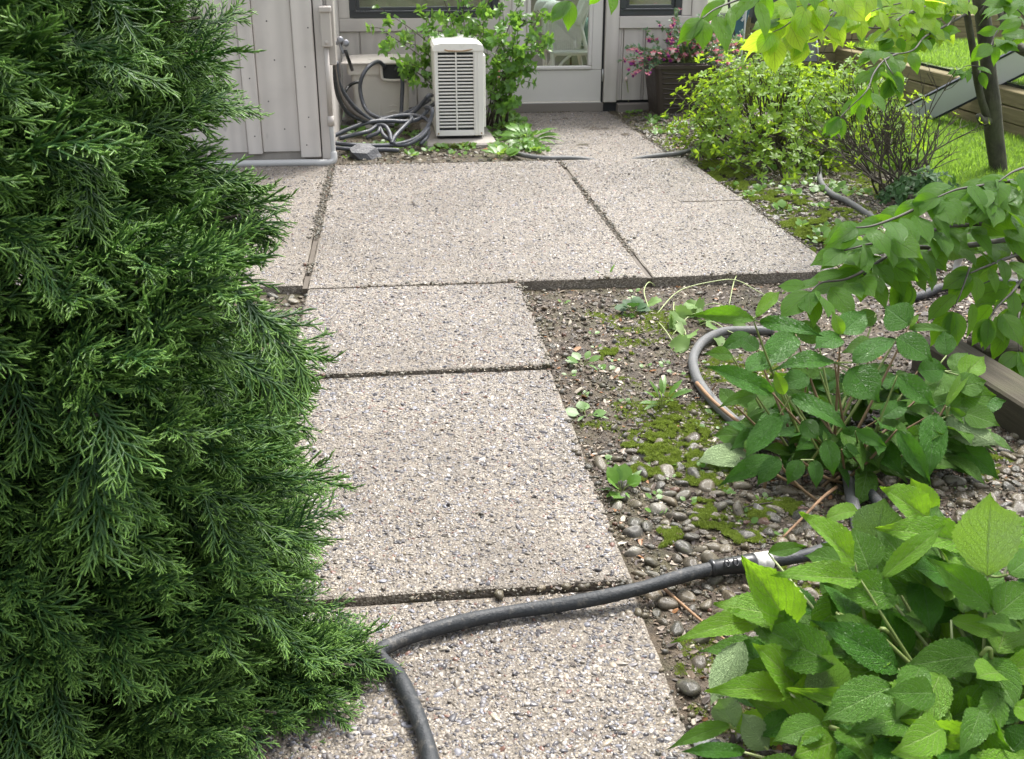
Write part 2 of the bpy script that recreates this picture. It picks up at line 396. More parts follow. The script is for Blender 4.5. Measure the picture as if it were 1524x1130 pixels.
c = k.mix(k.rampf(k.noise(v, 4, 4), .5, .7, 0, .5), c, (.065, .078, .03))
M['dog_bark'] = k.fin(k.pbr(c, .8, normal=k.bump(k.noise(k.world((1, 1, .35)), 60, 5), .7, .01)))
M['dog_stem'] = simple('dogwood_twig', (.032, .028, .016), .6, var=.3)
M['green_stem'] = simple('green_stem', (.17, .22, .06), .5, var=.25, scale=25)
M['red_stem'] = simple('brown_stem', (.19, .125, .065), .6, var=.3, scale=30)
M['pale_stem'] = simple('pale_stem', (.33, .38, .17), .5, var=.2)
M['twig_tan'] = simple('bark_stripped_twig', (.27, .16, .085), .7, var=.3, scale=40)
M['mesh_panel'] = simple('grey_screen_mesh', (.60, .61, .60), .45, .0, .06, 6, .05)
M['panel_frame'] = simple('dark_alloy_frame', (.05, .055, .065), .35, .3)
M['teal'] = simple('teal_fabric', (.025, .085, .105), .7, var=.15)
M['print'] = simple('white_print', (.55, .57, .57), .7)
M['grey_cloth'] = simple('dark_grey_cloth', (.060, .066, .068), .85, var=.12, scale=30)
M['white_coupling'] = simple('white_coupling_plastic', (.62, .61, .57), .4, var=.1, scale=25)

# leaves
M['hyd'] = leaf_mat('hydrangea_leaf', (.060, .175, .010), (.26, .36, .17), (.24, .40, .12), (.26, .60, .02), .32, (.36, .58), 7, 0, .22, .7)
M['hyd_young'] = leaf_mat('young_hydrangea_leaf', (.115, .285, .010), (.33, .43, .22), (.36, .52, .15), (.38, .72, .03), .38, (.38, .58), 7, 0, .2, .65)
M['hyd_dark'] = leaf_mat('wet_hydrangea_leaf', (.046, .165, .014), (.20, .31, .12), (.14, .29, .085), (.15, .42, .02), .30, (.24, .45), 7, 0, .25, .65)
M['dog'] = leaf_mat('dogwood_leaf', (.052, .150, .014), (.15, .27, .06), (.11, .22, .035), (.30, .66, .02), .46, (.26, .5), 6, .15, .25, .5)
M['dog_lit'] = leaf_mat('sunlit_dogwood_leaf', (.14, .26, .018), (.22, .34, .06), (.22, .36, .05), (.66, .95, .06), .64, (.25, .5), 6, 0, .2, .4, 1.0)  # lit copy of the dogwood leaf, sun glow put into its colours
M['shrub_leaf'] = plain_leaf('shrub_leaf', (.085, .19, .035), (.17, .27, .09), (.30, .55, .06), .38, .35, .4)
M['azalea_leaf'] = plain_leaf('azalea_leaf', (.125, .225, .022), (.19, .27, .06), (.42, .62, .03), .42, .5, .45)
M['weed_leaf'] = plain_leaf('weed_leaf', (.10, .21, .035), (.17, .27, .08), (.30, .5, .06), .35, .4, .35)
M['wilt_leaf'] = plain_leaf('wilting_leaf', (.16, .27, .07), (.27, .36, .16), (.3, .5, .10), .3, .6, .4)
M['fuchsia_leaf'] = plain_leaf('fuchsia_leaf', (.085, .165, .085), (.15, .24, .12), (.2, .35, .1), .3, .4, .3)
M['conifer'] = plain_leaf('conifer_scale', (.027, .078, .021), None, (.11, .26, .05), .28, .42, .5, (.27, .48, .09))
M['conifer_dead'] = plain_leaf('dead_conifer_scale', (.06, .038, .022), None, (.07, .04, .02), .15, .7, .3)
M['petal_pink'] = plain_leaf('pink_petal', (.80, .30, .38), None, (.8, .2, .3), .35, .45, .25)
M['petal_white'] = plain_leaf('white_petal', (.82, .70, .66), None, (.8, .65, .6), .35, .45, .1)
M['petal_purple'] = plain_leaf('purple_petal', (.34, .04, .30), None, (.5, .06, .4), .3, .45, .25)
M['petal_red'] = plain_leaf('red_petal', (.62, .04, .10), None, (.7, .06, .12), .3, .45, .25)
# thin window glass
k = NT('window_glass')
tr = k.n('ShaderNodeBsdfTransparent'); tr.inputs[0].default_value = (.86, .90, .88, 1)
gl = k.n('ShaderNodeBsdfGlossy'); gl.inputs['Roughness'].default_value = .02
fr = k.n('ShaderNodeFresnel'); fr.inputs[0].default_value = 1.7
mx = k.n('ShaderNodeMixShader'); k.put(mx.inputs[0], fr.outputs[0]); k.t.links.new(tr.outputs[0], mx.inputs[1]); k.t.links.new(gl.outputs[0], mx.inputs[2])
M['glass'] = k.fin(mx.outputs[0])

# ------------------------------------------------------------------ shape library
def leaf_mesh(name, mat, W=.5, belly=.45, nu=8, nv=14, serr=0., teeth=13, fold=.12, droop=.2, quilt=.0, twist=0., tipn=1.5, n_lat=7, seed=0, wave=.0):
    r = random.Random(seed); V = []; UV = []; F = []
    a_ = r.uniform(0, 6)
    for j in range(nv+1):
        t = j/nv
        pb = 1.05 if tipn else .7; pa = pb*belly/(1-belly)*.82; pk = pa/(pa+pb)
        w = W*.5*((max(t, 1e-4)/pk)**pa*((1-t)/(1-pk))**pb if t < 1 else 0)
        if tipn and t > .74: w *= 1-.38*math.sin(min(1, (t-.74)/.22)*math.pi/2)*(1 if tipn >= 1.4 else .5)
        for i in range(nu+1):
            u = i/nu*2-1; ww = w
            if serr: ww = w*(1+serr*(((t*teeth) % 1)-.4)*abs(u)**(2 if serr > .3 else 4))
            x = u*ww; z = fold*abs(x) - droop*t*t + wave*math.sin(t*9+a_+(2 if u > 0 else 0))*abs(u)*W
            if quilt: z += quilt*(math.cos(2*math.pi*(t*n_lat-abs(u)*.5*n_lat*.9))*.5*(abs(u) > .05)*(1-abs(u)*.5))
            ang = twist*t
            V.append((x*math.cos(ang)-z*math.sin(ang)*.3, t, z+x*math.sin(ang))); UV.append((i/nu, t))
    for j in range(nv):
        for i in range(nu):
            b = j*(nu+1)+i; F.append((b, b+1, b+nu+2, b+nu+1))
    return mesh_of(name, V, F, mat, True, UV)
def stone_mesh(name, mat, seed, sub=3, flat=.6, rough=.22):
    import bmesh
    bm = bmesh.new(); bmesh.ops.create_icosphere(bm, subdivisions=sub, radius=1)
    co = np.array([v.co[:] for v in bm.verts]); q = np.random.default_rng(seed)
    a = np.array([1.0, q.uniform(.6, .9), flat*q.uniform(.75, 1.1)]); off = q.uniform(0, 40, 3)
    d = 1+rough*2*(noise3(co[:, 0]+off[0], co[:, 1]+off[1], co[:, 2]+off[2], 1.1)-.5)+rough*.5*(noise3(co[:, 0]+off[2], co[:, 1]+off[0], co[:, 2]+off[1], 2.7)-.5)
    P = co*d[:, None]
    for _ in range(3):                       # a few worn flat faces
        n_ = q.normal(size=3); n_ /= np.linalg.norm(n_); h = P @ n_; c_ = .72*h.max()
        P = P-np.maximum(0, h-c_)[:, None]*n_*.7
    P = P*a
    F = [[v.index for v in f.verts] for f in bm.faces]; bm.free()
    return mesh_of(name, P, F, mat, True)
_protos = {}
def proto(me):
    if me.name not in _protos: _protos[me.name] = bpy.data.objects.new(me.name, me)
    return _protos[me.name]
def scatter(name, P, E, Sc, meshes, parent=None, kind='stuff', idx=None):
    """points that carry one of the given shapes each (uncountable stuff)"""
    P = np.asarray(P, dtype=np.float32).reshape(-1, 3); n = len(P)
    o0 = woff(parent)
    P = P-np.array(o0[:], dtype=np.float32)
    me = bpy.data.meshes.new(name); me.vertices.add(n); me.vertices.foreach_set('co', P.ravel())
    Sc = np.asarray(Sc, dtype=np.float32)
    if Sc.ndim == 1: Sc = np.repeat(Sc[:, None], 3, 1)
    for nm, dt, a in (('turn', 'FLOAT_VECTOR', np.asarray(E, dtype=np.float32)), ('size', 'FLOAT_VECTOR', Sc)):
        me.attributes.new(nm, dt, 'POINT').data.foreach_set('vector', a.ravel())
    if idx is None: idx = rng.integers(0, len(meshes), n)
    me.attributes.new('pick', 'INT', 'POINT').data.foreach_set('value', np.asarray(idx, dtype=np.int32))
    g = bpy.data.node_groups.new(name, 'GeometryNodeTree')
    g.interface.new_socket('Geometry', in_out='INPUT', socket_type='NodeSocketGeometry'); g.interface.new_socket('Geometry', in_out='OUTPUT', socket_type='NodeSocketGeometry')
    i_ = g.nodes.new('NodeGroupInput'); o_ = g.nodes.new('NodeGroupOutput'); io = g.nodes.new('GeometryNodeInstanceOnPoints')
    jn = g.nodes.new('GeometryNodeJoinGeometry')
    for m_ in meshes[::-1]:                 # a joined socket lists its newest link first
        oi = g.nodes.new('GeometryNodeObjectInfo'); oi.inputs['Object'].default_value = proto(m_); oi.transform_space = 'ORIGINAL'
        gi = g.nodes.new('GeometryNodeGeometryToInstance'); g.links.new(oi.outputs['Geometry'], gi.inputs[0]); g.links.new(gi.outputs[0], jn.inputs[0])
    def na(nm, t):
        a = g.nodes.new('GeometryNodeInputNamedAttribute'); a.data_type = t; a.inputs['Name'].default_value = nm; return [q for q in a.outputs if q.enabled and q.name == 'Attribute'][0]
    g.links.new(i_.outputs[0], io.inputs['Points']); g.links.new(jn.outputs[0], io.inputs['Instance']); io.inputs['Pick Instance'].default_value = True
    g.links.new(na('pick', 'INT'), io.inputs['Instance Index'])
    er = g.nodes.new('FunctionNodeEulerToRotation'); g.links.new(na('turn', 'FLOAT_VECTOR'), er.inputs[0]); g.links.new(er.outputs[0], io.inputs['Rotation'])
    g.links.new(na('size', 'FLOAT_VECTOR'), io.inputs['Scale']); g.links.new(io.outputs[0], o_.inputs[0])
    o = link(name, me, parent); md = o.modifiers.new('scatter', 'NODES'); md.node_group = g
    o['kind'] = kind
    return o
def frame(b, t, n, width=None):
    """matrix that lays a unit leaf from b to t, its upper face towards n"""
    y = t-b; L = y.length; y = y/L; x = y.cross(n)
    if x.length < 1e-4: x = y.orthogonal()
    x.normalize(); z = x.cross(y); ws = L if width is None else width
    m = Matrix(((x.x*ws, y.x*L, z.x*L, b.x), (x.y*ws, y.y*L, z.y*L, b.y), (x.z*ws, y.z*L, z.z*L, b.z), (0, 0, 0, 1)))
    return m
def place_parts(root, items, name, most=300, rest='foliage'):
    """items: (matrix, mesh). the ones that show largest become parts, the others one part of stuff"""
    o0 = Vector(root.location)
    sc = [shown(m.translation+m.to_3x3() @ Vector((0, .5, 0)), m.to_scale().y) for m, _ in items]
    order = sorted(range(len(items)), key=lambda i: -sc[i])
    T = Matrix.Translation(-o0)
    for i in order[:most]:
        m, me = items[i]; o = bpy.data.objects.new(name, me); COL.objects.link(o); o.parent = root; o.matrix_basis = T @ m
    left = order[most:]
    if left:
        ms = []; ix = []; P = []; E = []; Q = []
        for i in left:
            m, me = items[i]
            if me not in ms: ms.append(me)
            ix.append(ms.index(me)); l, q, s_ = m.decompose(); P.append(l); E.append(q.to_euler()); Q.append(s_)
        nmx = len(ms)
        scatter(rest, [p[:] for p in P], [e[:] for e in E], [s_[:] for s_ in Q], ms, root, idx=ix)
def rv(a=1.0): return Vector(rng.normal(size=3))*a

# ================================================================== THE SETTING
def in_bed_z(x, y):
    x = np.asarray(x, float); y = np.asarray(y, float)
    z = -.047+.014*(fbm(x, y, 3.1, 5)-.47)*2+.010*(noise3(x, y, 7.7, 22)-.5)
    sm = lambda a, lo, hi: np.clip((a-lo)/(hi-lo), 0, 1)**2*(3-2*np.clip((a-lo)/(hi-lo), 0, 1))
    z = z+.055*sm(x, 1.95, 2.5)*sm(y, 4.4, 5.2)                      # mounded bed east of the far slabs
    z = z+.05*np.exp(-((x-2.12)**2+(y-5.0)**2*.5)/.03)
    z = z+.03*sm(y, 7.2, 7.6)
    z = z+.03*sm(-x, .5, 1.0)
    z = z+.02*sm(x, 1.2, 2.0)*sm(-y, -3.2, -2.4)-.10*sm(x, 3.05, 3.4)*sm(y, 5.0, 5.6)
    return z
def soil_z(x, y): return float(in_bed_z(x, y))
def moss_mask(x, y):
    b = fbm(x, y, 9.3, 3.2, 4)
    m = np.clip((b-.47)*5, 0, 1)
    reg = np.clip(1-np.abs(x-1.02)/.6, 0, 1)*(y < 4.4)*(y > 1.5)+.9*(x > 1.95)*(y > 4.3)+.5*(x < 1.1)*(y > 7.2)+.3*(x > 1.3)*(y < 3)
    return m*np.clip(reg*1.2, 0, 1)*.85
# the far ground, one sheet
g = MB(); g.add([(-60, -60, -.22), (60, -60, -.22), (60, 60, -.22), (-60, 60, -.22)], [(0, 1, 2, 3)])
tag(g.build('ground', M['turf']), kind='structure')
def grid(name, x0, x1, y0, y1, step, zf, mat, attrs=None):
    xs = np.arange(x0, x1+1e-6, step); ys = np.arange(y0, y1+1e-6, step); X, Y = np.meshgrid(xs, ys)
    Z = zf(X, Y); V = np.stack([X, Y, Z], -1).reshape(-1, 3); nx, ny = len(xs), len(ys)
    I = (np.arange(ny-1)[:, None]*nx+np.arange(nx-1)[None]).ravel()
    F = np.stack([I, I+1, I+1+nx, I+nx], -1)
    me = mesh_of(name, V.tolist(), F.tolist(), mat, True, None, {k: f(X, Y).ravel() for k, f in (attrs or {}).items()})
    return tag(link(name, me), kind='structure')
bed = grid('soil_bed', -3.6, 4.7, .3, 9.42, .03, in_bed_z, M['soil'], {'moss': moss_mask})
lawn_z = lambda x, y: -.045+.02*(fbm(x, y, 1.5, 1.2)-.4)+.012*np.clip(x-3.2, 0, 1)+np.clip(y-10, 0, 4)*.02
lawn = grid('lawn', 3.25, 4.70, 5.2, 9.50, .15, lawn_z, M['turf'])
lawn_b = grid('back_lawn', 2.85, 4.70, 9.50, 16.1, .3, lawn_z, M['turf'])
ter_z = lambda x, y: .335+.03*(x-4.8)+.02*(fbm(x, y, 2.5, 1.0)-.4)
terrace = grid('lower_terrace', 4.82, 11.0, 3.0, 11.35, .2, ter_z, M['turf'])
up_z = lambda x, y: .56+.07*(y-11.5)+.03*(fbm(x, y, 4.5, .8)-.4)
upper = grid('upper_terrace', 4.70, 16.0, 11.5, 26, .4, up_z, M['turf'])

# grass as tufts
def tuft(seed, n=12, h=.05):
    q = np.random.default_rng(seed); V = []; F = []
    for _ in range(n):
        a = q.uniform(0, 6.28); b = Vector((q.normal()*.016, q.normal()*.016, 0)); l = h*q.uniform(.5, 1.2); lean = q.uniform(.1, .8)
        d = Vector((math.cos(a)*lean, math.sin(a)*lean, 1)).normalized(); sd = Vector((-math.sin(a), math.cos(a), 0))*.0022
        m_ = b+d*l*.6; t_ = b+d*l+Vector((math.cos(a), math.sin(a), -.25))*l*.3*lean
        k0 = len(V); V += [b-sd, b+sd, m_-sd*.8, m_+sd*.8, t_]; F += [(k0, k0+1, k0+3, k0+2), (k0+2, k0+3, k0+4)]
    return mesh_of('grass_tuft', V, F, M['grass'])
tufts = [tuft(i) for i in range(6)]
def grass(name, n, x0, x1, y0, y1, zf, s=1.0, keep=None):
    x = rng.uniform(x0, x1, n); y = rng.uniform(y0, y1, n); kx = np.ones(n, bool) if keep is None else keep(x, y)
    x, y = x[kx], y[kx]; m = len(x)
    P = np.stack([x, y, zf(x, y)-.004], -1); E_ = np.stack([rng.normal(0, .15, m), rng.normal(0, .15, m), rng.uniform(0, 6.28, m)], -1)
    scatter(name, P, E_, s*rng.uniform(.6, 1.35, m)*(0.65+.7*fbm(x, y, 0, 1.7)), tufts)
grass('lawn_grass', 11000, 3.15, 4.70, 5.2, 9.5, lambda x, y: np.where(x < 3.27, in_bed_z(x, y), lawn_z(x, y)), 1.15, lambda x, y: x > 3.3+.12*np.sin(y*5))
grass('back_lawn_grass', 7000, 2.9, 4.7, 9.5, 16, lawn_z, 1.2)
grass('terrace_grass', 16000, 4.84, 8.6, 6.2, 11.3, ter_z, .95)
grass('upper_terrace_grass', 9000, 4.75, 11, 11.5, 16.5, up_z, 1.5)

M['joint'] = painted_wood('dark_joint_wood', (.085, .068, .05), False, .4)
# ---- the path: slabs with exposed aggregate
path = empty('path', (0, 0, 0)); tag(path, kind='structure')
peb = [stone_mesh('aggregate_pebble', M['pebble'], 100+i, 2, .55, .2) for i in range(8)]
def slab(x0, x1, y0, y1, top, dens, skew=0.0, notch=None):
    n0 = max(2, int((x1-x0)/.06)); n1 = max(2, int((y1-y0)/.06)); V = []; F = []
    xs = np.concatenate([[x0], np.linspace(x0+.006, x1-.006, n0-1), [x1]]); ys = np.concatenate([[y0], np.linspace(y0+.006, y1-.006, n1-1), [y1]])
    for j, y in enumerate(ys):
        for i, x in enumerate(xs):
            e = min(i, n0-i, j, n1-j)
            V.append((x+(.003*(noise3(x, y, 2, 14)-.5)*2 if i in (0, n0) else 0)+skew*(y-y0), y+(.003*(noise3(x, y, 5, 14)-.5)*2 if j in (0, n1) else 0), top+.003*(float(fbm(x, y, 1, 2))-.5)-(.004 if e == 0 else 0)))
    W = n0+1
    for j in range(n1):
        for i in range(n0): F.append((j*W+i, j*W+i+1, (j+1)*W+i+1, (j+1)*W+i))
    ring = [i for i in range(W)]+[(j*W+n0) for j in range(1, n1+1)]+[n1*W+i for i in range(n0-1, -1, -1)]+[j*W for j in range(n1-1, 0, -1)]
    b0 = len(V); V += [(V[i][0], V[i][1], top-.13) for i in ring]; L = len(ring)
    for q in range(L): F.append((ring[q], b0+q, b0+(q+1) % L, ring[(q+1) % L]))
    o = link('slab', mesh_of('slab', V, F, M['paste']), path)
    n = int((x1-x0)*(y1-y0)*dens)
    x = rng.uniform(x0+.011, x1-.011, n); y = rng.uniform(y0+.009, y1-.009, n)
    r = np.clip(rng.lognormal(math.log(.0033), .46, n), .0018, .0115)
    P = np.stack([x+skew*(y-y0), y, top+.003*(fbm(x, y, 1, 2)-.5)-r*.14], -1)
    E_ = np.stack([rng.normal(0, .35, n), rng.normal(0, .35, n), rng.uniform(0, 6.28, n)], -1)
    Sc = np.stack([r*rng.uniform(.95, 1.5, n), r*rng.uniform(.8, 1.1, n), r*rng.uniform(.75, 1.15, n)], -1)
    scatter('aggregate', P, E_, Sc, peb, o)
    return o
slab(-.385, .525, .2, 2.132, -.034, 21000)
slab(-.385, .525, 2.146, 3.500, -.018, 19000)
slab(-.385, .535, 3.512, 4.492, -.004, 17000)
slab(-.385, 1.105, 4.502, 7.20, 0, 13000)
slab(1.130, 1.995, 4.502, 7.20, 0, 12500)
MB().span((1.62, 5.90, -.02), (1.985, 5.908, .0035)).build('joint_strip', M['joint'], path)
slab(1.06, 1.93, 7.255, 9.405, -.012, 9000, -.02)
slab(-1.9, -.414, 4.56, 5.99, -.004, 8500); slab(-1.9, -.414, 6.0, 7.28, -.004, 7500)
j = MB(); j.span((-.4105, 4.52, -.06), (-.3885, 7.28, -.010)); j.build('joint_strip', M['joint'], path)
j = MB(); j.span((1.1085, 4.505, -.06), (1.1265, 7.2, -.009)); j.build('joint_strip', M['joint'], path)

n = 260; x = np.where(rng.random(n) < .5, rng.uniform(-.37, .5, n), rng.uniform(-.36, 1.95, n)); y = np.where(x > .5, rng.uniform(4.6, 9.2, n), rng.uniform(1.6, 7.1, n)); kp = ~((y > 7.15) & (x < 1.1)); x, y = x[kp], y[kp]; n = len(x)
SCRAP = (x, y)
# ---- stones of the gravel: one by one
stones_m = [stone_mesh('stone', M['stone'], i, 3, .62, .2) for i in range(12)]
cand = []
def strew(n, xr, yr, smin, smax, dens=None, gap=.78):
    cell = {}
    for _ in range(n):
        x = rng.uniform(*xr); y = rng.uniform(*yr)
        if dens is not None and rng.random() > dens(x, y): continue
        r = .5*float(np.clip(rng.lognormal(math.log((smin+smax)/2.1), .33), smin, smax))
        kx, ky = int(x/.06), int(y/.06); ok = True
        for a in (-1, 0, 1):
            for b in (-1, 0, 1):
                for (X, Y, r_) in cell.get((kx+a, ky+b), ()):
                    if (X-x)**2+(Y-y)**2 < (gap*(r+r_))**2: ok = False
        if not ok: continue
        cell.setdefault((kx, ky), []).append((x, y, r))
        z = soil_z(x, y)+r*.05
        E_ = Euler((rng.normal()*.3, rng.normal()*.3, rng.uniform(0, 6.28)))
        cand.append((Matrix.LocRotScale(Vector((x, y, z)), E_, Vector((r*rng.uniform(1, 1.35), r, r*rng.uniform(.8, 1.15)))), stones_m[rng.integers(12)]))
edge = lambda x: x > .55
strew(4200, (.56, 2.0), (1.45, 3.0), .018, .066, lambda x, y: np.clip(1.15-abs(y-2.45)*.9-(.25 if x < .72 and y > 2.0 else 0)-max(0, y-2.75)*3+(.3 if x > 1 else 0), 0, 1)*(.45 if y < 2.0 else 1))
strew(160, (.56, 1.6), (2.9, 4.4), .016, .034, None, 1.2)
strew(1500, (1.95, 2.75), (4.4, 9.0), .03, .065, lambda x, y: np.clip(1.2-(x-(2.02 if y < 7.2 else 1.95))*1.9, 0, 1)*(x > (2.035 if y < 7.25 else 1.93)), .85)
strew(1100, (-1.6, -.415), (2.9, 4.52), .035, .07, None, .74)
strew(300, (-.38, 1.0), (7.24, 8.0), .02, .045, None, 1.0)
place_parts(bed, cand, 'stone', 300, 'gravel')
# small gravel, chips and leaf litter, moss: uncountable
chips = []
for i in range(7):
    q = np.random.default_rng(40+i); L = 1.0; wd = q.uniform(.2, .65); V = [(-.5, -wd*.5*q.uniform(.5, 1), .0), (.1, -wd*.5, .08), (.5, -wd*.3*q.uniform(.2, 1), .02), (.5, wd*.3*q.uniform(.2, 1), .0), (0, wd*.5, .1), (-.5, wd*.4*q.uniform(.4, 1), .05)]
    V += [(a, b, c-.06) for a, b, c in V]
    chips.append(mesh_of('chip', V, [(0, 1, 2, 3, 4, 5), (11, 10, 9, 8, 7, 6)]+[(i_, i_+6, (i_+1) % 6+6, (i_+1) % 6) for i_ in range(6)], M['litter']))
grits = [stone_mesh('grit', M['stone'], 60+i, 1, .7, .2) for i in range(6)]
def strewn(name, n, xr, yr, size, meshes, off=0., tilt=.35, keep=None):
    x = rng.uniform(*xr, n); y = rng.uniform(*yr, n); kp = np.ones(n, bool)
    for (a, b, c, d) in ((-.4, .54, 0, 4.5), (-.44, 2.03, 4.49, 7.21), (1.04, 1.94, 7.2, 9.42), (-2, -.4, 4.55, 7.3)): kp &= ~((x > a) & (x < b) & (y > c) & (y < d))
    if keep is not None: kp &= keep(x, y)
    x, y = x[kp], y[kp]; m = len(x); s = np.clip(rng.lognormal(math.log(size), .4, m), size*.4, size*2.6)
    P = np.stack([x, y, in_bed_z(x, y)+off*s], -1); E_ = np.stack([rng.normal(0, tilt, m), rng.normal(0, tilt, m), rng.uniform(0, 6.28, m)], -1)
    scatter(name, P, E_, s, meshes, bed)
n = len(SCRAP[0]); scatter('litter', np.stack([SCRAP[0], SCRAP[1], np.where(SCRAP[1] < 2.14, -.03, np.where(SCRAP[1] < 3.5, -.014, .003))], -1), np.stack([rng.normal(0, .2, n), rng.normal(0, .2, n), rng.uniform(0, 6.28, n)], -1), rng.uniform(.006, .017, n), chips, path)
strewn('litter', 31000, (.53, 2.6), (.4, 4.5), .011, chips, .15, .4)
ex = []; 
for (xa, ya, xb, yb, zt_, sp_) in ((.525, 1.3, .525, 2.13, -.034, .5), (.525, 2.15, .525, 3.5, -.018, .5), (.535, 3.5, .535, 4.49, -.004, .5), (.54, 4.503, 2.0, 4.503, 0, .35), (1.995, 4.5, 1.995, 7.2, 0, .6), (-.385, 2.14, .525, 2.14, -.026, .6), (-.385, 3.505, .535, 3.505, -.010, .6), (-.385, 4.497, .535, 4.497, -.002, .5), (1.117, 4.5, 1.117, 7.2, 0, .7), (-.40, 4.5, -.40, 7.2, 0, 1.5), (-.385, 7.205, 1.1, 7.205, 0, .8), (1.93, 7.25, 1.88, 9.4, -.012, .7), (-.385, 2.2, -.385, 4.5, -.012, .8), (1.06, 9.40, 1.9, 9.40, -.012, .6)):
    L_ = math.hypot(xb-xa, yb-ya); n = int(L_*620*sp_); t = rng.random(n); off = rng.normal(0, .011, n)*(1+1.5*(rng.random(n) < .15)); nx, ny = -(yb-ya)/L_, (xb-xa)/L_; kk = fbm(xa+(xb-xa)*t, ya+(yb-ya)*t, 5.5, 4) > .40
    ex.append(np.stack([xa+(xb-xa)*t+nx*off, ya+(yb-ya)*t+ny*off, np.full(n, zt_+.0015)], -1)[kk])
ex = np.concatenate(ex); n = len(ex)
scatter('litter', ex, np.stack([rng.normal(0, .3, n), rng.normal(0, .3, n), rng.uniform(0, 6.28, n)], -1), np.clip(rng.lognormal(math.log(.0048), .5, n), .002, .016), chips+grits, path)
strewn('litter', 9000, (1.9, 3.6), (3.0, 9.3), .016, chips, .15, .4)
strewn('litter', 6000, (-1.8, 1.06), (2.6, 9.3), .016, chips, .15, .4)
strewn('fine_gravel', 26000, (.53, 2.2), (1.3, 4.4), .0042, grits, .2, 1, lambda x, y: rng.random(len(x)) < np.clip(1.3-np.abs(y-2.2)*.75, .12, 1))
strewn('fine_gravel', 9000, (1.9, 2.8), (4.3, 9.2), .008, grits, .2, 1)
strewn('fine_gravel', 5000, (-1.6, 1.05), (2.8, 8.2), .008, grits, .2, 1)
mosses = []
for i in range(5):
    q = np.random.default_rng(70+i); V = []; F = []
    for _ in range(16):
        a = q.uniform(0, 6.28); b = Vector((q.normal()*.5, q.normal()*.5, -.2)); d = Vector((math.cos(a)*.5, math.sin(a)*.5, 1))*q.uniform(.5, 1.1); sd = Vector((-math.sin(a), math.cos(a), 0))*.16
        k0 = len(V); V += [b-sd, b+sd, b+d]; F.append((k0, k0+1, k0+2))
    mosses.append(mesh_of('moss_tuft', V, F, M['moss']))
mk = lambda t: (lambda x, y: moss_mask(x, y)+(fbm(x, y, 2.2, 14)-.5)*1.2 > t)
strewn('moss', 150000, (.53, 2.0), (1.4, 4.45), .0048, mosses, 0, .2, mk(.40))
strewn('moss', 50000, (1.95, 3.2), (4.3, 9.3), .008, mosses, 0, .2, mk(.30))
# moss cushions
def cushion(x, y, r, h=.5):
    r = r*1.35; k0 = int(1500*(r/.05)**1.4); a = rng.uniform(0, 6.28, k0); d = np.sqrt(rng.random(k0))*(1+.25*np.sin(a*3+x*50)); X = x+r*d*np.cos(a); Y = y+r*d*np.sin(a)
    kk = fbm(X, Y, 8.8, 22)+.18*(1-d) > .56; X, Y, d = X[kk], Y[kk], d[kk]
    Z = in_bed_z(X, Y)+r*h*.35*np.clip(1-(d/1.2)**2, 0, 1)*(.3+1.2*fbm(X, Y, 0, 60))
    return np.stack([X, Y, Z], -1)
CP = np.concatenate([cushion(*gp(px, py, -.05).to_2d(), r_, .45) for px, py, r_ in ((985, 672, .10), (1050, 715, .05), (960, 705, .05), (1040, 760, .05), (990, 800, .04), (1070, 790, .045), (1045, 780, .04), (1130, 765, .04), (1100, 805, .05), (1090, 700, .03), (1165, 755, .04), (1455, 700, .07), (1020, 640, .08), (990, 600, .06), (1000, 690, .07), (915, 530, .05))]+
     [cushion(*gp(px, py, 0).to_2d(), r_, .5) for px, py, r_ in ((1050, 240, .12), (1085, 255, .16), (1100, 270, .1), (1190, 335, .16), (1215, 350, .12), (1175, 300, .12), (1240, 320, .1), (1130, 285, .1), (1260, 345, .12), (1230, 365, .1), (1060, 228, .1))])
n = len(CP); scatter('moss', CP, np.stack([rng.normal(0, .4, n), rng.normal(0, .4, n), rng.uniform(0, 6.28, n)], -1), rng.uniform(.0035, .0075, n), mosses, bed)

# ================================================================== HOUSE
YB, YF, XS = 9.44, 7.33, -.40          # back wall, projecting front wall, its side wall
house = empty('house', (0, YB, 0)); tag(house, 'taupe board and batten house with a projecting corner and glazed door', 'house')
def hb(name, mat, a, b, bev=.003, parent=house): return MB().span(a, b, bev).build(name, mat, parent)
HT = 2.5
# projecting wing: recessed boards with proud battens
x = -.462; 
hb('corner_board', M['siding'], (-.463, YF-.030, .02), (-.400, YF+.09, HT), .005)
hb('corner_board', M['siding'], (-.398, YF+.0, .03), (-.380, YF+.10, HT), .003)
hb('batten', M['siding'], (-.602, YF-.045, .035), (-.470, YF+.02, HT), .006)
x = -.606
for i in range(9):
    hb('wall_board', M['siding'], (x-.245, YF-.004, .07), (x, YF+.03, HT), .004)
    hb('batten', M['siding'], (x-.245-.095, YF-.026, .06), (x-.247, YF+.02, HT), .005)
    x -= .343
hb('wall_backing', M['dark'], (-3.6, YF+.034, .07), (-.425, YF+.07, HT), 0)
hb('foundation', M['concrete'], (-3.6, YF+.012, -.2), (-.41, YF+.1, .068), 0)
for i in range(6): hb('wall_board', M['siding'], (-.42, YF+.102+i*.335, .03), (-.392, YF+.102+i*.335+.332, HT), .003)
for nx, nz in ((-.535, .62), (-.535, .30), (-.50, .86), (-.56, .12), (-.73, .66), (-.79, .40), (-.70, .22), (-.76, .90), (-.895, .55), (-.895, .18)):
    MB().lathe([(.0045, 0), (.0045, .0015), (.002, .003)], 8, (nx, (YF-.045 if nx > -.603 else YF-.004 if nx > -.851 else YF-.026), nz), (0, -1, 0)).build('nail_head', M['fin'], house)
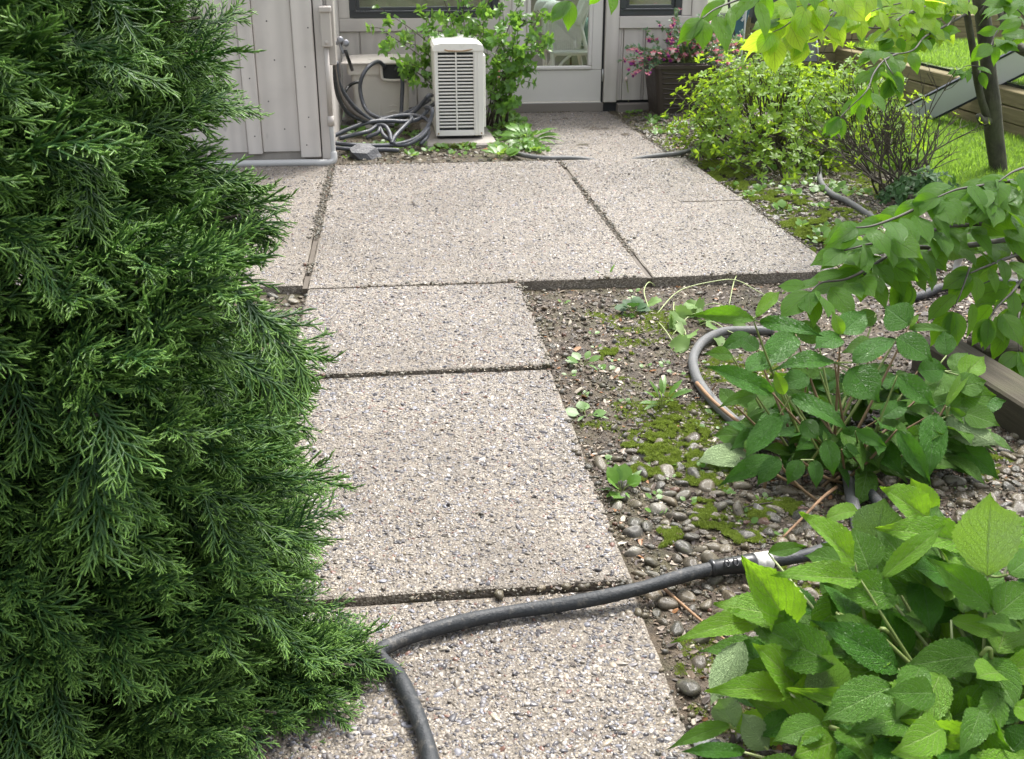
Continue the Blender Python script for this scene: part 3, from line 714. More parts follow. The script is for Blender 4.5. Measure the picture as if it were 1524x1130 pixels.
# back wall
def wall_run(x0, xs, z0, z1, y=YB):
    for a, b in zip(xs[:-1], xs[1:]): hb('wall_board', M['siding'], (a+.002, y+.002, z0), (b-.010, y+.03, z1), .003)
hb('wall_backing', M['dark'], (-.39, YB+.032, -.1), (.93, YB+.06, .66), 0)
wall_run(0, [-.39, -.225, .0, .235, .47, .705, .94], .04, .664)
for xx in (-.225, 0, .235, .47, .705): hb('groove_strip', M['siding'], (xx-.009, YB+.016, .04), (xx+.0015, YB+.028, .664), 0)  # siding-painted strips set back in the gaps between boards
hb('sill_board', M['siding_h'], (-.39, YB-.025, .667), (.938, YB+.03, .768), .004)
hb('jamb_board', M['siding'], (-.39, YB-.012, .771), (-.305, YB+.03, HT), .004)
hb('post_trim', M['siding'], (.942, YB-.03, .03), (1.04, YB+.03, HT), .005)
hb('head_board', M['siding_h'], (-.39, YB-.012, 1.95), (.938, YB+.03, HT), .004)
hb('post_trim', M['siding'], (1.843, YB-.035, .062), (1.957, YB+.03, HT), .006)
hb('wall_backing', M['dark'], (1.957, YB+.032, -.1), (2.74, YB+.06, .67), 0)
hb('batten', M['siding'], (1.960, YB-.005, .075), (1.985, YB+.03, .672), .003)
hb('batten', M['siding'], (1.988, YB+.006, .075), (2.006, YB+.03, .672), .003)
hb('wall_board', M['siding'], (2.010, YB-.004, .075), (2.175, YB+.03, .672), .004)
hb('batten', M['siding'], (2.179, YB+.012, .075), (2.200, YB+.03, .672), .003)
hb('wall_board', M['siding'], (2.204, YB-.002, .075), (2.39, YB+.03, .672), .004)
hb('wall_board', M['siding'], (2.395, YB-.002, .075), (2.58, YB+.03, .672), .004)
hb('corner_board', M['siding'], (2.585, YB-.02, .05), (2.72, YB+.07, HT), .005)
hb('sill_board', M['siding_h'], (1.96, YB-.030, .675), (2.582, YB+.03, .772), .004)
hb('jamb_board', M['siding'], (2.50, YB-.012, .775), (2.582, YB+.03, HT), .004)
hb('head_board', M['siding_h'], (1.96, YB-.012, 1.95), (2.582, YB+.03, HT), .004)
hb('base_board', M['bare_wood'], (1.96, YB-.10, -.02), (2.72, YB-.0, .055), .004)
hb('foundation', M['dark'], (1.84, YB+.0, -.2), (2.72, YB+.05, .060), 0)
hb('foundation', M['concrete'], (-.39, YB+.004, -.2), (1.05, YB+.05, .036), 0)
def window(x0, x1, z0, z1):
    f = MB(); t = .055
    for a, b in (((x0, YB-.012, z0), (x1, YB+.05, z0+t)), ((x0, YB-.012, z1-t), (x1, YB+.05, z1)), ((x0, YB-.012, z0+t), (x0+t, YB+.05, z1-t)), ((x1-t, YB-.012, z0+t), (x1, YB+.05, z1-t))): f.span(a, b, .004)
    f.span((x0+.03, YB-.022, z0+t-.012), (x1-.03, YB-.0125, z0+t), .002)
    wd = f.build('window', M['window_frame'], house)
    s = MB(); u = t+.002; q = .028
    for a, b in (((x0+u, YB+.008, z0+u), (x1-u, YB+.04, z0+u+q)), ((x0+u, YB+.008, z1-u-q), (x1-u, YB+.04, z1-u)), ((x0+u, YB+.008, z0+u+q), (x0+u+q, YB+.04, z1-u-q)), ((x1-u-q, YB+.008, z0+u+q), (x1-u, YB+.04, z1-u-q))): s.span(a, b, .003)
    s.build('sash', M['window_frame'], wd)
    MB().span((x0+u+q, YB+.022, z0+u+q), (x1-u-q, YB+.027, z1-u-q)).build('pane', M['glass'], wd)
window(-.302, .935, .772, 1.945); window(1.963, 2.497, .776, 1.945)
# door
door = MB(); dx0, dx1, gx0, gx1, gz = 1.048, 1.822, 1.205, 1.70, .37
door.span((dx0, YB-.004, .072), (dx1, YB+.04, gz-.035), .003); door.span((dx0, YB-.004, 2.0), (dx1, YB+.04, 2.1), .003)
door.span((dx0, YB-.004, gz-.033), (gx0-.035, YB+.04, 1.998), .003); door.span((gx1+.035, YB-.004, gz-.033), (dx1, YB+.04, 1.998), .003)
door = door.build('door', M['door_paint'], house)
gb = MB()
for a, b in (((gx0-.033, YB-.018, gz-.032), (gx1+.033, YB+.03, gz)), ((gx0-.033, YB-.018, 1.966), (gx1+.033, YB+.03, 1.997)), ((gx0-.033, YB-.018, gz+.001), (gx0, YB+.03, 1.965)), ((gx1, YB-.018, gz+.001), (gx1+.033, YB+.03, 1.965))): gb.span(a, b, .008)
gb.build('glazing_bead', M['door_paint'], door)
MB().span((gx0, YB+.008, gz), (gx1, YB+.014, 1.966)).build('pane', M['glass'], door)
hg = MB(); hg.tube([(1.833, YB-.012, .24), (1.833, YB-.012, .34)], .007, 8); hg.build('hinge', M['metal'], door)
hg = MB(); hg.tube([(1.833, YB-.012, 1.1), (1.833, YB-.012, 1.2)], .007, 8); hg.build('hinge', M['metal'], door)
MB().span((dx0, YB-.020, .062), (dx1, YB-.006, .0705), .001).build('sweep', M['trim_white'], door)
hb('threshold', M['bare_wood'], (1.05, YB-.028, -.03), (1.842, YB+.04, .0605), .003)
hb('door_jamb', M['dark'], (1.824, YB+.010, .06), (1.842, YB+.05, 2.1), 0)
hb('head_board', M['siding_h'], (1.041, YB-.012, 2.102), (1.842, YB+.03, HT), .004)
# room behind
rm = MB(); rm.span((-.39, 12.4, .06), (2.72, 12.45, .95)); rm.span((-.40, YB+.065, .06), (-.36, 12.4, HT)); rm.span((2.68, YB+.075, .06), (2.72, 12.4, .9)); rm.build('inner_wall', M['room'], house)  # back wall left open above to let daylight reach the chair
hb('inner_floor', M['room_floor'], (-.36, YB+.065, .0), (2.68, 12.4, .06), 0)
hb('added_glass_roof', M['glass'], (-.40, YB+.04, HT+.06), (2.75, 12.6, HT+.066), 0)  # unseen glazed roof, added to let daylight into the room
for q in range(5): hb('added_rafter', M['siding'], (-.40+q*.77, YB-.12, HT+.003), (-.33+q*.77, 12.6, HT+.058), .003)  # bars of the added glass roof
hb('inner_rail', M['room'], (-.36, 12.3, .951), (2.68, 12.45, 1.0), .003)
hb('roof', M['timber_grey'], (-3.7, YF-.15, HT+.003), (-.32, YB-.155, HT+.1), 0)

# ---- wicker chair behind the door glass
YC = 10.05
ch = empty('wicker_chair', (1.6, YC, .06)); tag(ch, 'white wicker armchair seen through the glass of the door', 'chair')
A = lambda px, py, y=YC: at(px, py, y)
def dual(name, pts, r, mat, sides=8):
    for dy in (0, .52): MB().tube([Vector(p)+Vector((0, dy, 0)) for p in pts], r, sides).build(name, mat, ch)
zf = .06
lf, lb = A(824, 60), A(861, 60)
dual('leg', [(lf.x, YC, zf), (lf.x-.01, YC, .42), (lf.x-.03, YC, .80)], .021, M['wicker'])
dual('leg', [(lb.x+.16, YC, zf), (lb.x+.08, YC, .42), (lb.x, YC, .70)], .019, M['wicker'])
for dy in (0, .52):
    a = MB(); P = [(A(812, 26).x, YC+dy, .735), (A(818, 20).x, YC+dy, .80), (A(832, 20).x, YC+dy, .80), (A(848, 29).x, YC+dy, .745), (A(856, 30).x, YC+dy, .74)]
    a.tube(P, [.045, .06, .06, .052, .045], 12); a.build('armrest', M['wicker'], ch)
    p = MB(); x0, x1 = lf.x+.01, lb.x+.02
    for q in range(26):
        t = q/25; p.tube([(x0+(x1-x0)*t, YC+dy+.004*(q % 2), .43), (x0-.02+(x1-x0)*t, YC+dy-.004*(q % 2), .76-.03*t)], .0075, 5, False, False)
    for q in range(18): p.tube([(x0-.01, YC+dy, .44+q*.018), (x1, YC+dy, .44+q*.017)], .006, 5, False, False)
    p.build('side_panel', M['wicker'], ch)
    MB().tube([(lf.x+.01, YC+dy, .20), (lf.x+.07, YC+dy, .32), (lf.x+.16, YC+dy, .40)], .014, 7).build('brace', M['wicker'], ch)
MB().span((lf.x-.02, YC-.03, .395), (lb.x+.28, YC+.55, .445), .02).build('seat', M['wicker'], ch)
bk = MB(); b0, b1 = A(860, 32), A(885, -20)
for q in range(24):
    bk.tube([(b0.x+.02, YC+q*.0226, .45), (b0.x+.06, YC+q*.0226, .70), (b0.x+.22, YC+q*.0226, 1.15)], .013, 5)
bk.tube([(b0.x-.01, YC, .66), (b0.x+.07, YC-.02, .84), (b0.x+.22, YC, 1.17), (b0.x+.24, YC+.26, 1.22), (b0.x+.22, YC+.52, 1.17)], .032, 8)
bk.build('backrest', M['wicker'], ch)
tq = empty('cushion', (1.86, YC+.28, .53)); tag(tq, 'dull teal cushion on the wicker seat behind the door glass', 'cushion')
MB().box((1.84, YC+.27, .58), (.15, .42, .24), Euler((0, .3, 0)), .05).build('pad', M['cushion_teal'], tq)
rg = MB().span((1.0, 10.75, .062), (2.4, 11.9, .082), .005).build('rug', M['cushion_red']); tag(rg, 'dark red rug on the floor behind the wicker chair', 'rug')
og = MB().lathe([(.001, -.055), (.04, -.045), (.06, 0), (.04, .045), (.001, .055)], 14, A(851, 19, 10.9)).build('orange_lamp', M['orange'])
tag(og, 'small round orange ornament glimpsed above the wicker arm', 'ornament')
st = MB(); pz = A(851, 19, 10.9); st.tube([(pz.x, pz.y, .06), (pz.x, pz.y, pz.z-.05)], .012, 6); st.lathe([(.10, .0), (.10, .012), (.02, .02)], 12, (pz.x, pz.y, .062)); st.build('stand', M['black'], og)

# ---- things on the projecting corner
bx = empty('disconnect_box', (XS+.03, YF+.06, .74)); tag(bx, 'taupe electrical box screwed to the corner of the house', 'electrical box')
MB().span((-.418, YF-.105, .745), (-.352, YF-.032, .975), .006).build('box_body', M['box_paint'], bx)
MB().span((-.424, YF-.118, .955), (-.346, YF-.028, .992), .006).build('box_hood', M['box_paint'], bx)
MB().lathe([(.012, 0), (.012, .004), (.008, .006)], 14, (-.386, YF-.105, .775), (0, -1, 0)).build('knockout', M['box_paint'], bx)
MB().span((-.378, YF-.02, .625), (-.335, YF+.06, HT), .004).build('side_duct', M['box_paint'], bx)
cp = empty('conduit', (-.39, YF-.07, 0)); tag(cp, 'grey conduit pipe running down the house corner and along its foot', 'pipe')
MB().tube([(-.392, YF-.068, .744), (-.392, YF-.068, .30)], .017, 10, False).build('riser', M['box_paint'], cp)
MB().tube([(-.392, YF-.068, .31), (-.392, YF-.068, .245)], .023, 10, False).build('coupling', M['box_paint'], cp)
MB().tube([(-.392, YF-.068, .25), (-.388, YF-.068, .10), (-.386, YF-.07, .055)], .015, 8).build('riser', M['pipe_grey'], cp)
MB().tube([(-.386, YF-.075, .075), (-.386, YF-.09, .03), (-.41, YF-.10, .012), (-.47, YF-.10, .010), (-.7, YF-.09, .012), (-1.9, YF-.08, .014)], .023, 12).build('ground_pipe', M['pipe_grey'], cp)

# ---- tap on the side wall
tp = empty('garden_tap', (-.385, 8.3, .56)); tag(tp, 'brass and grey garden tap on the house side wall above the hose bin', 'tap')
ty = 8.3; c0 = at(508, 64, ty)
MB().tube([(-.39, ty, c0.z), (-.31, ty, c0.z)], .013, 10, False).build('pipe', M['tap_metal'], tp)
for dx, dz in ((.035, .022), (.075, .0)):
    v_ = MB(); v_.lathe([(.010, -.012), (.023, -.010), (.026, .0), (.023, .010), (.010, .012)], 12, (-.385+dx+.008, ty-.02, c0.z+dz), (.2, -1, .2)); v_.build('valve_knob', M['tap_metal'], tp)
MB().tube([(-.345, ty-.005, c0.z), (-.338, ty-.01, c0.z-.04), (-.325, ty-.01, c0.z-.075)], .011, 8).build('spout', M['tap_metal'], tp)

# ---- beige hose bin
hbn = empty('hose_bin', (-.07, 8.9, -.03)); tag(hbn, 'beige plastic hose storage bin with open front cut-out beneath the window', 'bin')
def taper_box(x0, x1, y0, y1, z0, z1, k, n=6, bev=.03, rib=None):
    m = MB(); V = []; cx, cy = (x0+x1)/2, (y0+y1)/2
    def ring(z, s):
        out = []
        for (sx, sy) in ((1, 1), (-1, 1), (-1, -1), (1, -1)):
            for q in range(n+1):
                a = math.atan2(sy, sx)-math.pi/4+q/n*math.pi/2
                out.append((cx+s*(sx*((x1-x0)/2-bev)+bev*math.cos(a)), cy+s*(sy*((y1-y0)/2-bev)+bev*math.sin(a)), z))
        return out
    zs = [(z0, k), ((z0+z1)/2, (1+k)/2), (z1-.002, 1), (z1, 1)]
    R_ = [ring(z, s) for z, s in zs]; L = len(R_[0])
    for r_ in R_: V += r_
    F = [(i*L+q, i*L+(q+1) % L, (i+1)*L+(q+1) % L, (i+1)*L+q) for i in range(len(R_)-1) for q in range(L)]
    F.append(tuple(range(L-1, -1, -1))); F.append(tuple(range((len(R_)-1)*L, len(R_)*L)))
    m.add(V, F); return m
taper_box(-.295, .165, 8.72, 9.15, -.04, .405, .86).build('bin_body', M['bin'], hbn)
taper_box(-.325, .205, 8.69, 9.17, .405, .492, .97).build('bin_collar', M['bin'], hbn)
lid = MB(); V = []; F = []
for j in range(7):
    for i in range(13):
        u, v = i/12, j/6; V.append((-.36+.585*u, 8.66+.53*v, .495+.035*math.sin(math.pi*v)**.5*math.sin(math.pi*u)**.3))
for j in range(6):
    for i in range(12): F.append((j*13+i, j*13+i+1, j*13+i+14, j*13+i+13))
lid.add(V, F, True); lid.span((-.36, 8.66, .482), (.225, 9.19, .497), .005); lid.build('lid', M['bin_lid'], hbn)
rim = MB(); oz0, oz1, ox0, ox1 = .365, .485, -.055, .185
rim.tube([(ox0, 8.68, oz1), (ox0, 8.668, oz0+.03), (ox0+.03, 8.665, oz0), (ox1-.03, 8.665, oz0), (ox1, 8.668, oz0+.03), (ox1, 8.68, oz1)], .012, 8); rim.build('cutout_rim', M['bin_lid'], hbn)
MB().span((ox0+.004, 8.678, oz0+.008), (ox1-.004, 8.688, oz1-.003)).build('cutout_shade_panel', M['dark'], hbn)  # near-black panel, the opening's inner shade put in as colour
for q in range(2):
    e = MB(); e.tube([(-.06, 8.755-.0*q, .09+q*.045), (.03, 8.745, .115+q*.045), (.12, 8.755, .09+q*.045)], .012, 7); e.build('moulded_rib', M['bin'], hbn)
for xx in (-.24, -.085): MB().span((xx-.016, 8.735, -.03), (xx+.016, 8.79, .40), .008).build('moulded_rib', M['bin'], hbn)

# ---- air conditioner
YA = 7.97
ac = empty('air_conditioner', (.5, YA+.4, .0)); tag(ac, 'off white outdoor air conditioner unit standing on a mossy concrete pad', 'air conditioner')
ax0, ax1 = .325, .678; zb, zt = .045, .655
cs = MB()
gx = (.352, .475, .487, .605); nz = 23; pitch = (.632-.085)/nz
cs.span((ax0, YA, zb), (gx[0], YA+.03, zt), .004); cs.span((gx[3], YA, zb), (ax1, YA+.03, zt), .004)
cs.span((gx[0], YA+.001, zb), (gx[3], YA+.03, .084), .002); cs.span((gx[0], YA+.001, .633), (gx[3], YA+.03, zt), .002)
cs.span((ax0, YA+.031, zb), (ax0+.012, YA+.80, zt), .002); cs.span((ax1-.012, YA+.031, zb), (ax1, YA+.80, zt), .002); cs.span((ax0, YA+.801, zb), (ax1, YA+.812, zt), .002)
for xx in (.618, .640): cs.box((xx, YA-.002, (zb+zt)/2), (.008, .008, zt-zb-.03), bev=.002)
cs.build('casing', M['ac'], ac)
MB().span((gx[1], YA+.0015, .085), (gx[2], YA+.02, .6325), .003).build('grille_bar', M['ac'], ac)
sm_ = [mesh_of('grille_slat', *(lambda b: (b.V, b.F))(MB().box((0, 0, 0), (w_, .02, pitch*.50), bev=.003)), M['ac']) for w_ in (gx[1]-gx[0]-.0005, gx[3]-gx[2]-.0005)]
for q in range(nz-1):
    for h_, (a, b) in enumerate(((gx[0], gx[1]), (gx[2], gx[3]))):
        o = bpy.data.objects.new('grille_slat', sm_[h_]); COL.objects.link(o); o.parent = ac; o.location = Vector(((a+b)/2, YA+.012, .0855+pitch*(q+1)))-ac.location
MB().span((gx[0]-.005, YA+.036, .07), (gx[3]+.005, YA+.06, .64)).build('cooling_fins', M['fin'], ac)
tc = MB(); prof = [(ax0-.008, zt-.012), (ax0-.008, zt+.004), (ax0+.004, zt+.030), (ax0+.05, zt+.040), (ax1-.06, zt+.040), (ax1-.004, zt+.026), (ax1+.004, zt+.004), (ax1+.004, zt-.012)]
V = [(x_, y_, z_) for y_ in (YA-.008, YA+.82) for x_, z_ in prof]; n = len(prof)
tc.add(V, [(i, i+n, (i+1) % n+n, (i+1) % n) for i in range(n)]+[tuple(range(n)), tuple(range(2*n-1, n-1, -1))])
tc.build('top_cover', M['ac_top'], ac)
rs = MB(); rs.tube([(.40, YA-.009, zt-.002), (.43, YA-.010, zt-.010), (.52, YA-.010, zt-.012), (.56, YA-.010, zt-.008), (.60, YA-.009, zt-.001)], [.004, .006, .004, .006, .003], 6); rs.build('rust_streak', M['rust'], ac)
vc = taper_box(ax1+.001, ax1+.024, YA+.10, YA+.40, .09, .60, .97, 4, .010); vc.build('valve_cover', M['ac'], ac)
for y_ in (YA+.12, YA+.66): MB().span((ax0+.01, y_, .02), (ax1-.01, y_+.05, .0445), .003).build('foot', M['fin'], ac)
MB().span((ax0+.015, YA+.03, .030), (ax1-.015, YA+.11, .0445), 0).build('base_pan', M['dark'], ac)
for xx in (ax0+.018, ax1-.018): MB().lathe([(.006, 0), (.006, .003), (.003, .005)], 8, (xx, YA, .062), (0, -1, 0)).build('screw', M['rust'], ac)
pad = empty('concrete_pad', (.48, 7.9, -.06)); tag(pad, 'low concrete pad with mossy front under the air conditioner', 'concrete pad')
MB().box((.495, 8.28, -.03), (.52, 1.0, .10), Euler((0, 0, .02)), .012).build('block', M['concrete'], pad)
n = 5200; mx_ = rng.uniform(.30, .735, n); mz_ = np.clip(rng.normal(-.035, .024, n), -.08, .022); kp = fbm(mx_, mz_, 3, 12) > .43; mx_, mz_ = mx_[kp], mz_[kp]; n = len(mx_)
scatter('moss', np.stack([mx_, 7.778+.02*(mx_-.495)+rng.normal(0, .006, n), mz_], -1), np.stack([np.full(n, 1.2)+rng.normal(0, .4, n), rng.normal(0, .4, n), rng.uniform(0, 6.28, n)], -1), rng.uniform(.004, .012, n), mosses, pad)
bl = link('boulder', stone_mesh('boulder', M['basalt'], 321, 2, .8, .55)); bl.location = (-.165, 7.58, -.02); bl.scale = (.17, .13, .125); bl.rotation_euler = (.1, .1, .3); bl.data.polygons.foreach_set('use_smooth', [False]*len(bl.data.polygons))
tag(bl, 'dark grey angular rock at the slab edge below the coiled hose', 'rock')

# ---- hoses by the wall
def hose(name, pts, r, mat, label, cat='hose', n=10, group=None):
    o = MB().tube(pts, r, n).build(name, mat); return tag(o, label, cat, group)
P_ = lambda px, py, y: at(px, py, y)
hose('tap_hose', [P_(514, 74, 8.29), P_(517, 84, 8.3), P_(521, 95, 8.4), P_(524, 104, 8.6)], .013, M['black'], 'short black hose end screwed under the garden tap')
hose('bin_hose', [P_(573, 100, 8.67), P_(563, 92, 8.6), P_(548, 100, 8.5), P_(538, 117, 8.45), P_(536, 135, 8.45), P_(542, 158, 8.4), P_(552, 170, 8.3), P_(570, 178, 8.2)], .015, M['hose_coil'], 'slate hose looping down from the bin cut-out towards the coil')
hose('bin_hose', [P_(588, 104, 8.69), P_(594, 98, 8.66), P_(597, 104, 8.62), P_(599, 125, 8.6), P_(598, 150, 8.58), P_(597, 168, 8.55), P_(594, 178, 8.5)], .0155, M['hose_coil'], 'pale slate hose hanging straight out of the bin cut-out')
for i, (lab, mt, sh) in enumerate((('upper slate hose sweeping from the electrical box to the coil', 'hose_coil', 0), ('brown hose sweeping under the slate one from the electrical box', 'hose_tan', 1), ('lowest black line sweeping from the electrical box to the coil', 'hose_black', 2))):
    hose('wall_hose', [P_(501-sh*1.5, 92, 7.42), P_(502-sh*1.5, 112+sh*5, 7.45), P_(508-sh*2, 132+sh*7, 7.55), P_(523-sh*3, 154+sh*7, 7.7), P_(540-sh*2, 170+sh*4, 7.8), P_(556, 180+sh*2, 7.9), P_(585, 186+sh, 8.1)], .0135, M[mt], lab)
ck = []
def lp(pts): ck.append([P_(a, b, y) for a, b, y in pts])
coil = empty('coiled_hose', (.0, 8.0, -.02)); tag(coil, 'tangled coil of slate garden hose on the ground beside the air conditioner', 'hose coil')
lp([(496, 203, 7.75), (520, 192, 7.8), (550, 182, 7.85), (575, 180, 7.9), (605, 181, 7.95), (625, 176, 8.0), (640, 160, 8.05), (652, 150, 8.2)])
lp([(494, 212, 7.68), (515, 215, 7.66), (560, 217, 7.66), (590, 215, 7.68), (615, 208, 7.72), (632, 195, 7.78), (641, 178, 7.82), (643, 163, 7.85), (634, 160, 8.0)])
lp([(496, 220, 7.62), (520, 222, 7.61), (550, 223, 7.6), (575, 223, 7.6), (594, 224, 7.59)])
lp([(583, 214, 7.66), (588, 203, 7.72), (602, 188, 7.85), (613, 176, 8.0), (600, 172, 8.15), (580, 175, 8.2), (562, 176, 8.25)])
lp([(596, 178, 8.1), (618, 165, 8.1), (630, 152, 8.05), (637, 143, 8.0), (643, 142, 8.1)])
lp([(505, 206, 7.72), (530, 200, 7.75), (550, 195, 7.8), (562, 187, 7.85), (573, 188, 7.8), (580, 198, 7.74), (583, 210, 7.68), (592, 216, 7.68), (610, 214, 7.7), (628, 203, 7.74), (638, 190, 7.8)])
lp([(562, 180, 8.0), (590, 173, 8.05), (615, 172, 8.05), (632, 176, 7.98), (640, 184, 7.9)])
lp([(560, 176, 8.35), (585, 175, 8.3), (605, 168, 8.3), (628, 156, 8.3), (640, 148, 8.35)])
lp([(545, 205, 7.78), (562, 198, 7.78), (566, 190, 7.82), (570, 200, 7.76), (578, 207, 7.72), (588, 209, 7.72)])
lp([(625, 215, 7.72), (634, 206, 7.76), (638, 196, 7.86)])
for p in ck: MB().tube(p, .0150, 10).build('hose_loop', M['hose_coil'], coil)
hose('bin_elbow_hose', [P_(535, 122, 8.62), P_(526, 124, 8.6), P_(518, 130, 8.6), P_(512, 140, 8.5)], .012, M['black'], 'small black elbow hose entering the side of the bin')

# ================================================================== BED, WALLS AND THINGS
# ---- timber retaining walls
def timber_wall(name, label, runs, mat, group=None):
    a0 = runs[0][0]; root = empty(name, a0); tag(root, label, 'retaining wall', group)
    for a, b, hgt in runs:
        a, b = Vector(a), Vector(b); d = b-a; L = d.length; c = (a+b)/2
        o = bpy.data.objects.new('timber', mesh_of('timber', *(lambda q: (q.V, q.F))(MB().box((0, 0, 0), (.135, L-.006, hgt-.004), bev=.007)), mat)); COL.objects.link(o); o.parent = root
        o.location = c-root.location; o.rotation_euler = (rng.normal()*.008, math.asin(max(-1, min(1, 0))), -math.atan2(d.x, d.y)+rng.normal()*.002)
    return root
runs = []
for cz in range(4):
    z = -.10+cz*.118; y = 4.4-.9*(cz % 2); 
    while y < 11.3:
        y2 = min(y+2.4, 11.42); runs.append(((4.76+.006*(cz % 2), y, z), (4.76+.006*(cz % 2), y2, z), .118)); y = y2
timber_wall('retaining_wall', 'lower timber retaining wall of stacked sleepers beside the lawn', runs, M['timber'])
runs = []
for cz in range(4):
    z = .20+cz*.125; x = 3.55+.7*(cz % 2)*0
    xx = 3.55; k_ = 0
    while xx < 11:
        x2 = min(xx+(2.4 if k_ or cz % 2 else 1.3), 11); runs.append(((xx, 11.42-.004*cz, z), (x2, 11.42-.004*cz, z), .125)); xx = x2; k_ += 1
timber_wall('retaining_wall', 'upper timber retaining wall of stacked sleepers higher up the grassy slope', runs, M['timber'])
pz = empty('timber_post', (3.60, 11.25, 0)); tag(pz, 'square brown timber post at the end of the upper retaining wall', 'post')
MB().span((3.50, 11.22, -.1), (3.58, 11.34, .66), .006).build('plank', M['timber'], pz); MB().span((3.585, 11.215, -.1), (3.70, 11.34, .64), .006).build('plank', M['timber'], pz)

# ---- timber edging at the near right
ed = empty('timber_edging', (2.0, 3.2, 0)); tag(ed, 'weathered grey timber corner edging behind the broad-leaved plant', 'timber edging')
def beam(a, b, w_, h_, z, mat=M['timber_grey']):
    a, b = Vector((*a, z)), Vector((*b, z)); d = b-a
    o = bpy.data.objects.new('timber', mesh_of('timber', *(lambda q: (q.V, q.F))(MB().box((0, 0, 0), (w_, d.length, h_), bev=.008)), mat)); COL.objects.link(o); o.parent = ed; o.location = (a+b)/2-ed.location; o.rotation_euler = (0, 0, -math.atan2(d.x, d.y))
beam((1.905, 3.44), (2.02, 2.10), .15, .15, -.0)
beam((2.045, 3.40), (3.6, 3.40), .13, .13, -.012)
MB().span((2.06, 2.1, -.2), (3.6, 3.32, -.11)).build('pit_floor', M['soil'], ed)

# ---- long screened panel leaning over the wall
pn = empty('screen_panel', (4.3, 8.6, 0)); tag(pn, 'long grey screen panel with dark frame leaning up over the lower timber wall', 'screen panel')
p0 = Vector((4.14, 8.74, .02)); p1 = p0+Vector((.62, -.62, .56))*2.7; dx = (p1-p0); L = dx.length; dx.normalize(); sd = Vector((.35, .30, -.85)); sd = (sd-dx*sd.dot(dx)).normalized(); up = dx.cross(sd)
if up.z < 0: up = -up
def pbox(name, mat, l0, l1, s0, s1, h0, h1):
    V = [p0+dx*l+sd*s+up*h for l in (l0, l1) for s in (s0, s1) for h in (h0, h1)]
    MB().add(V, [(0, 1, 3, 2), (4, 6, 7, 5), (0, 4, 5, 1), (2, 3, 7, 6), (0, 2, 6, 4), (1, 5, 7, 3)]).build(name, mat, pn)
pbox('screen', M['mesh_panel'], .02, L-.02, .019, .219, .004, .012)
pbox('frame_rail', M['panel_frame'], 0, L, 0, .018, 0, .022); pbox('frame_rail', M['panel_frame'], 0, L, .220, .238, 0, .022)
pbox('frame_end', M['panel_frame'], 0, .02, .0185, .2195, 0, .02); pbox('frame_end', M['panel_frame'], L-.02, L, .0185, .2195, 0, .02)

# ---- garden clutter beyond the planter
YC2 = 9.9
fc = empty('folding_chair', (3.3, YC2, 0)); tag(fc, 'folded camp chair of teal fabric with white print and grey poles', 'folding chair')
def strip(name, a, b, wpx, mat, parent, th=.02, wdir=Vector((1, .15, 0))):
    a, b = Vector(a), Vector(b); d = (b-a).normalized(); s_ = (wdir-d*wdir.dot(d)).normalized()*wpx/2; n_ = d.cross(s_).normalized()*th/2
    MB().add([p+q*s_+r_*n_ for p in (a, b) for q in (-1, 1) for r_ in (-1, 1)], [(0, 1, 3, 2), (4, 6, 7, 5), (0, 4, 5, 1), (2, 3, 7, 6), (0, 2, 6, 4), (1, 5, 7, 3)]).build(name, mat, parent)
strip('sling', at(1095, 60, YC2), at(1120, -25, YC2+.1), .095, M['teal'], fc)
pa, pb = at(1104, 31, YC2+.02), at(1109, 15, YC2+.04)
for u in range(3):
    c0 = pa.lerp(pb, .15+u*.36)+Vector((0, -.020, 0)); strip('print', c0+Vector((-.012+.004*u, 0, -.016)), c0+Vector((.010, 0, .014)), .022, M['print'], fc, .003)
MB().tube([at(1102, 92, YC2-.05), at(1108, 45, YC2-.03), at(1112, -20, YC2)], .009, 8).build('pole', M['metal'], fc)
MB().tube([at(1083, -20, YC2), at(1088, 40, YC2-.02), at(1096, 95, YC2-.05)], .012, 8).build('pole', M['black'], fc)
strip('sling', at(1093, 90, YC2-.02), at(1090, 45, YC2-.02), .04, M['black'], fc)
gc = empty('grey_cover', (3.5, 10.6, .7)); tag(gc, 'dark grey cloth cover with strap draped over a timber post', 'cloth cover')
m = MB(); V = []; F = []; YG = 10.6
tl, tr_, br, bl_ = at(1132, -40, YG), at(1166, -40, YG), at(1168, 39, YG), at(1125, 36, YG)
for lay, off in ((0, 0), (1, .16)):
    for j in range(7):
        for i in range(7):
            u, v = i/6, j/6; p = tl.lerp(tr_, u).lerp(bl_.lerp(br, u), v); V.append(p+Vector((0, off+.012*math.sin(u*9)*v, .006*math.sin(u*7)*v)))
for lay in (0, 49):
    for j in range(6):
        for i in range(6): F.append((lay+j*7+i, lay+j*7+i+1, lay+j*7+i+8, lay+j*7+i+7))
for q in range(6): F += [(q, q+1, 49+q+1, 49+q), (42+q, 42+q+1, 91+q+1, 91+q), (q*7, q*7+7, 49+q*7+7, 49+q*7), (q*7+6, q*7+13, 49+q*7+13, 49+q*7+6)]
m.add(V, F, True); m.build('cloth', M['grey_cloth'], gc)
strip('strap', at(1117, 26, YG), at(1121, -20, YG), .03, M['grey_cloth'], gc)
f2 = empty('folded_seat', (3.9, 9.9, 0)); tag(f2, 'folded teal and grey seat standing behind the bright green shrub', 'folding chair')
strip('teal_panel', at(1184, 95, 9.6), at(1179, 46, 9.7), .085, M['teal'], f2); strip('grey_panel', at(1205, 92, 9.62), at(1200, 44, 9.75), .14, M['grey_cloth'], f2)
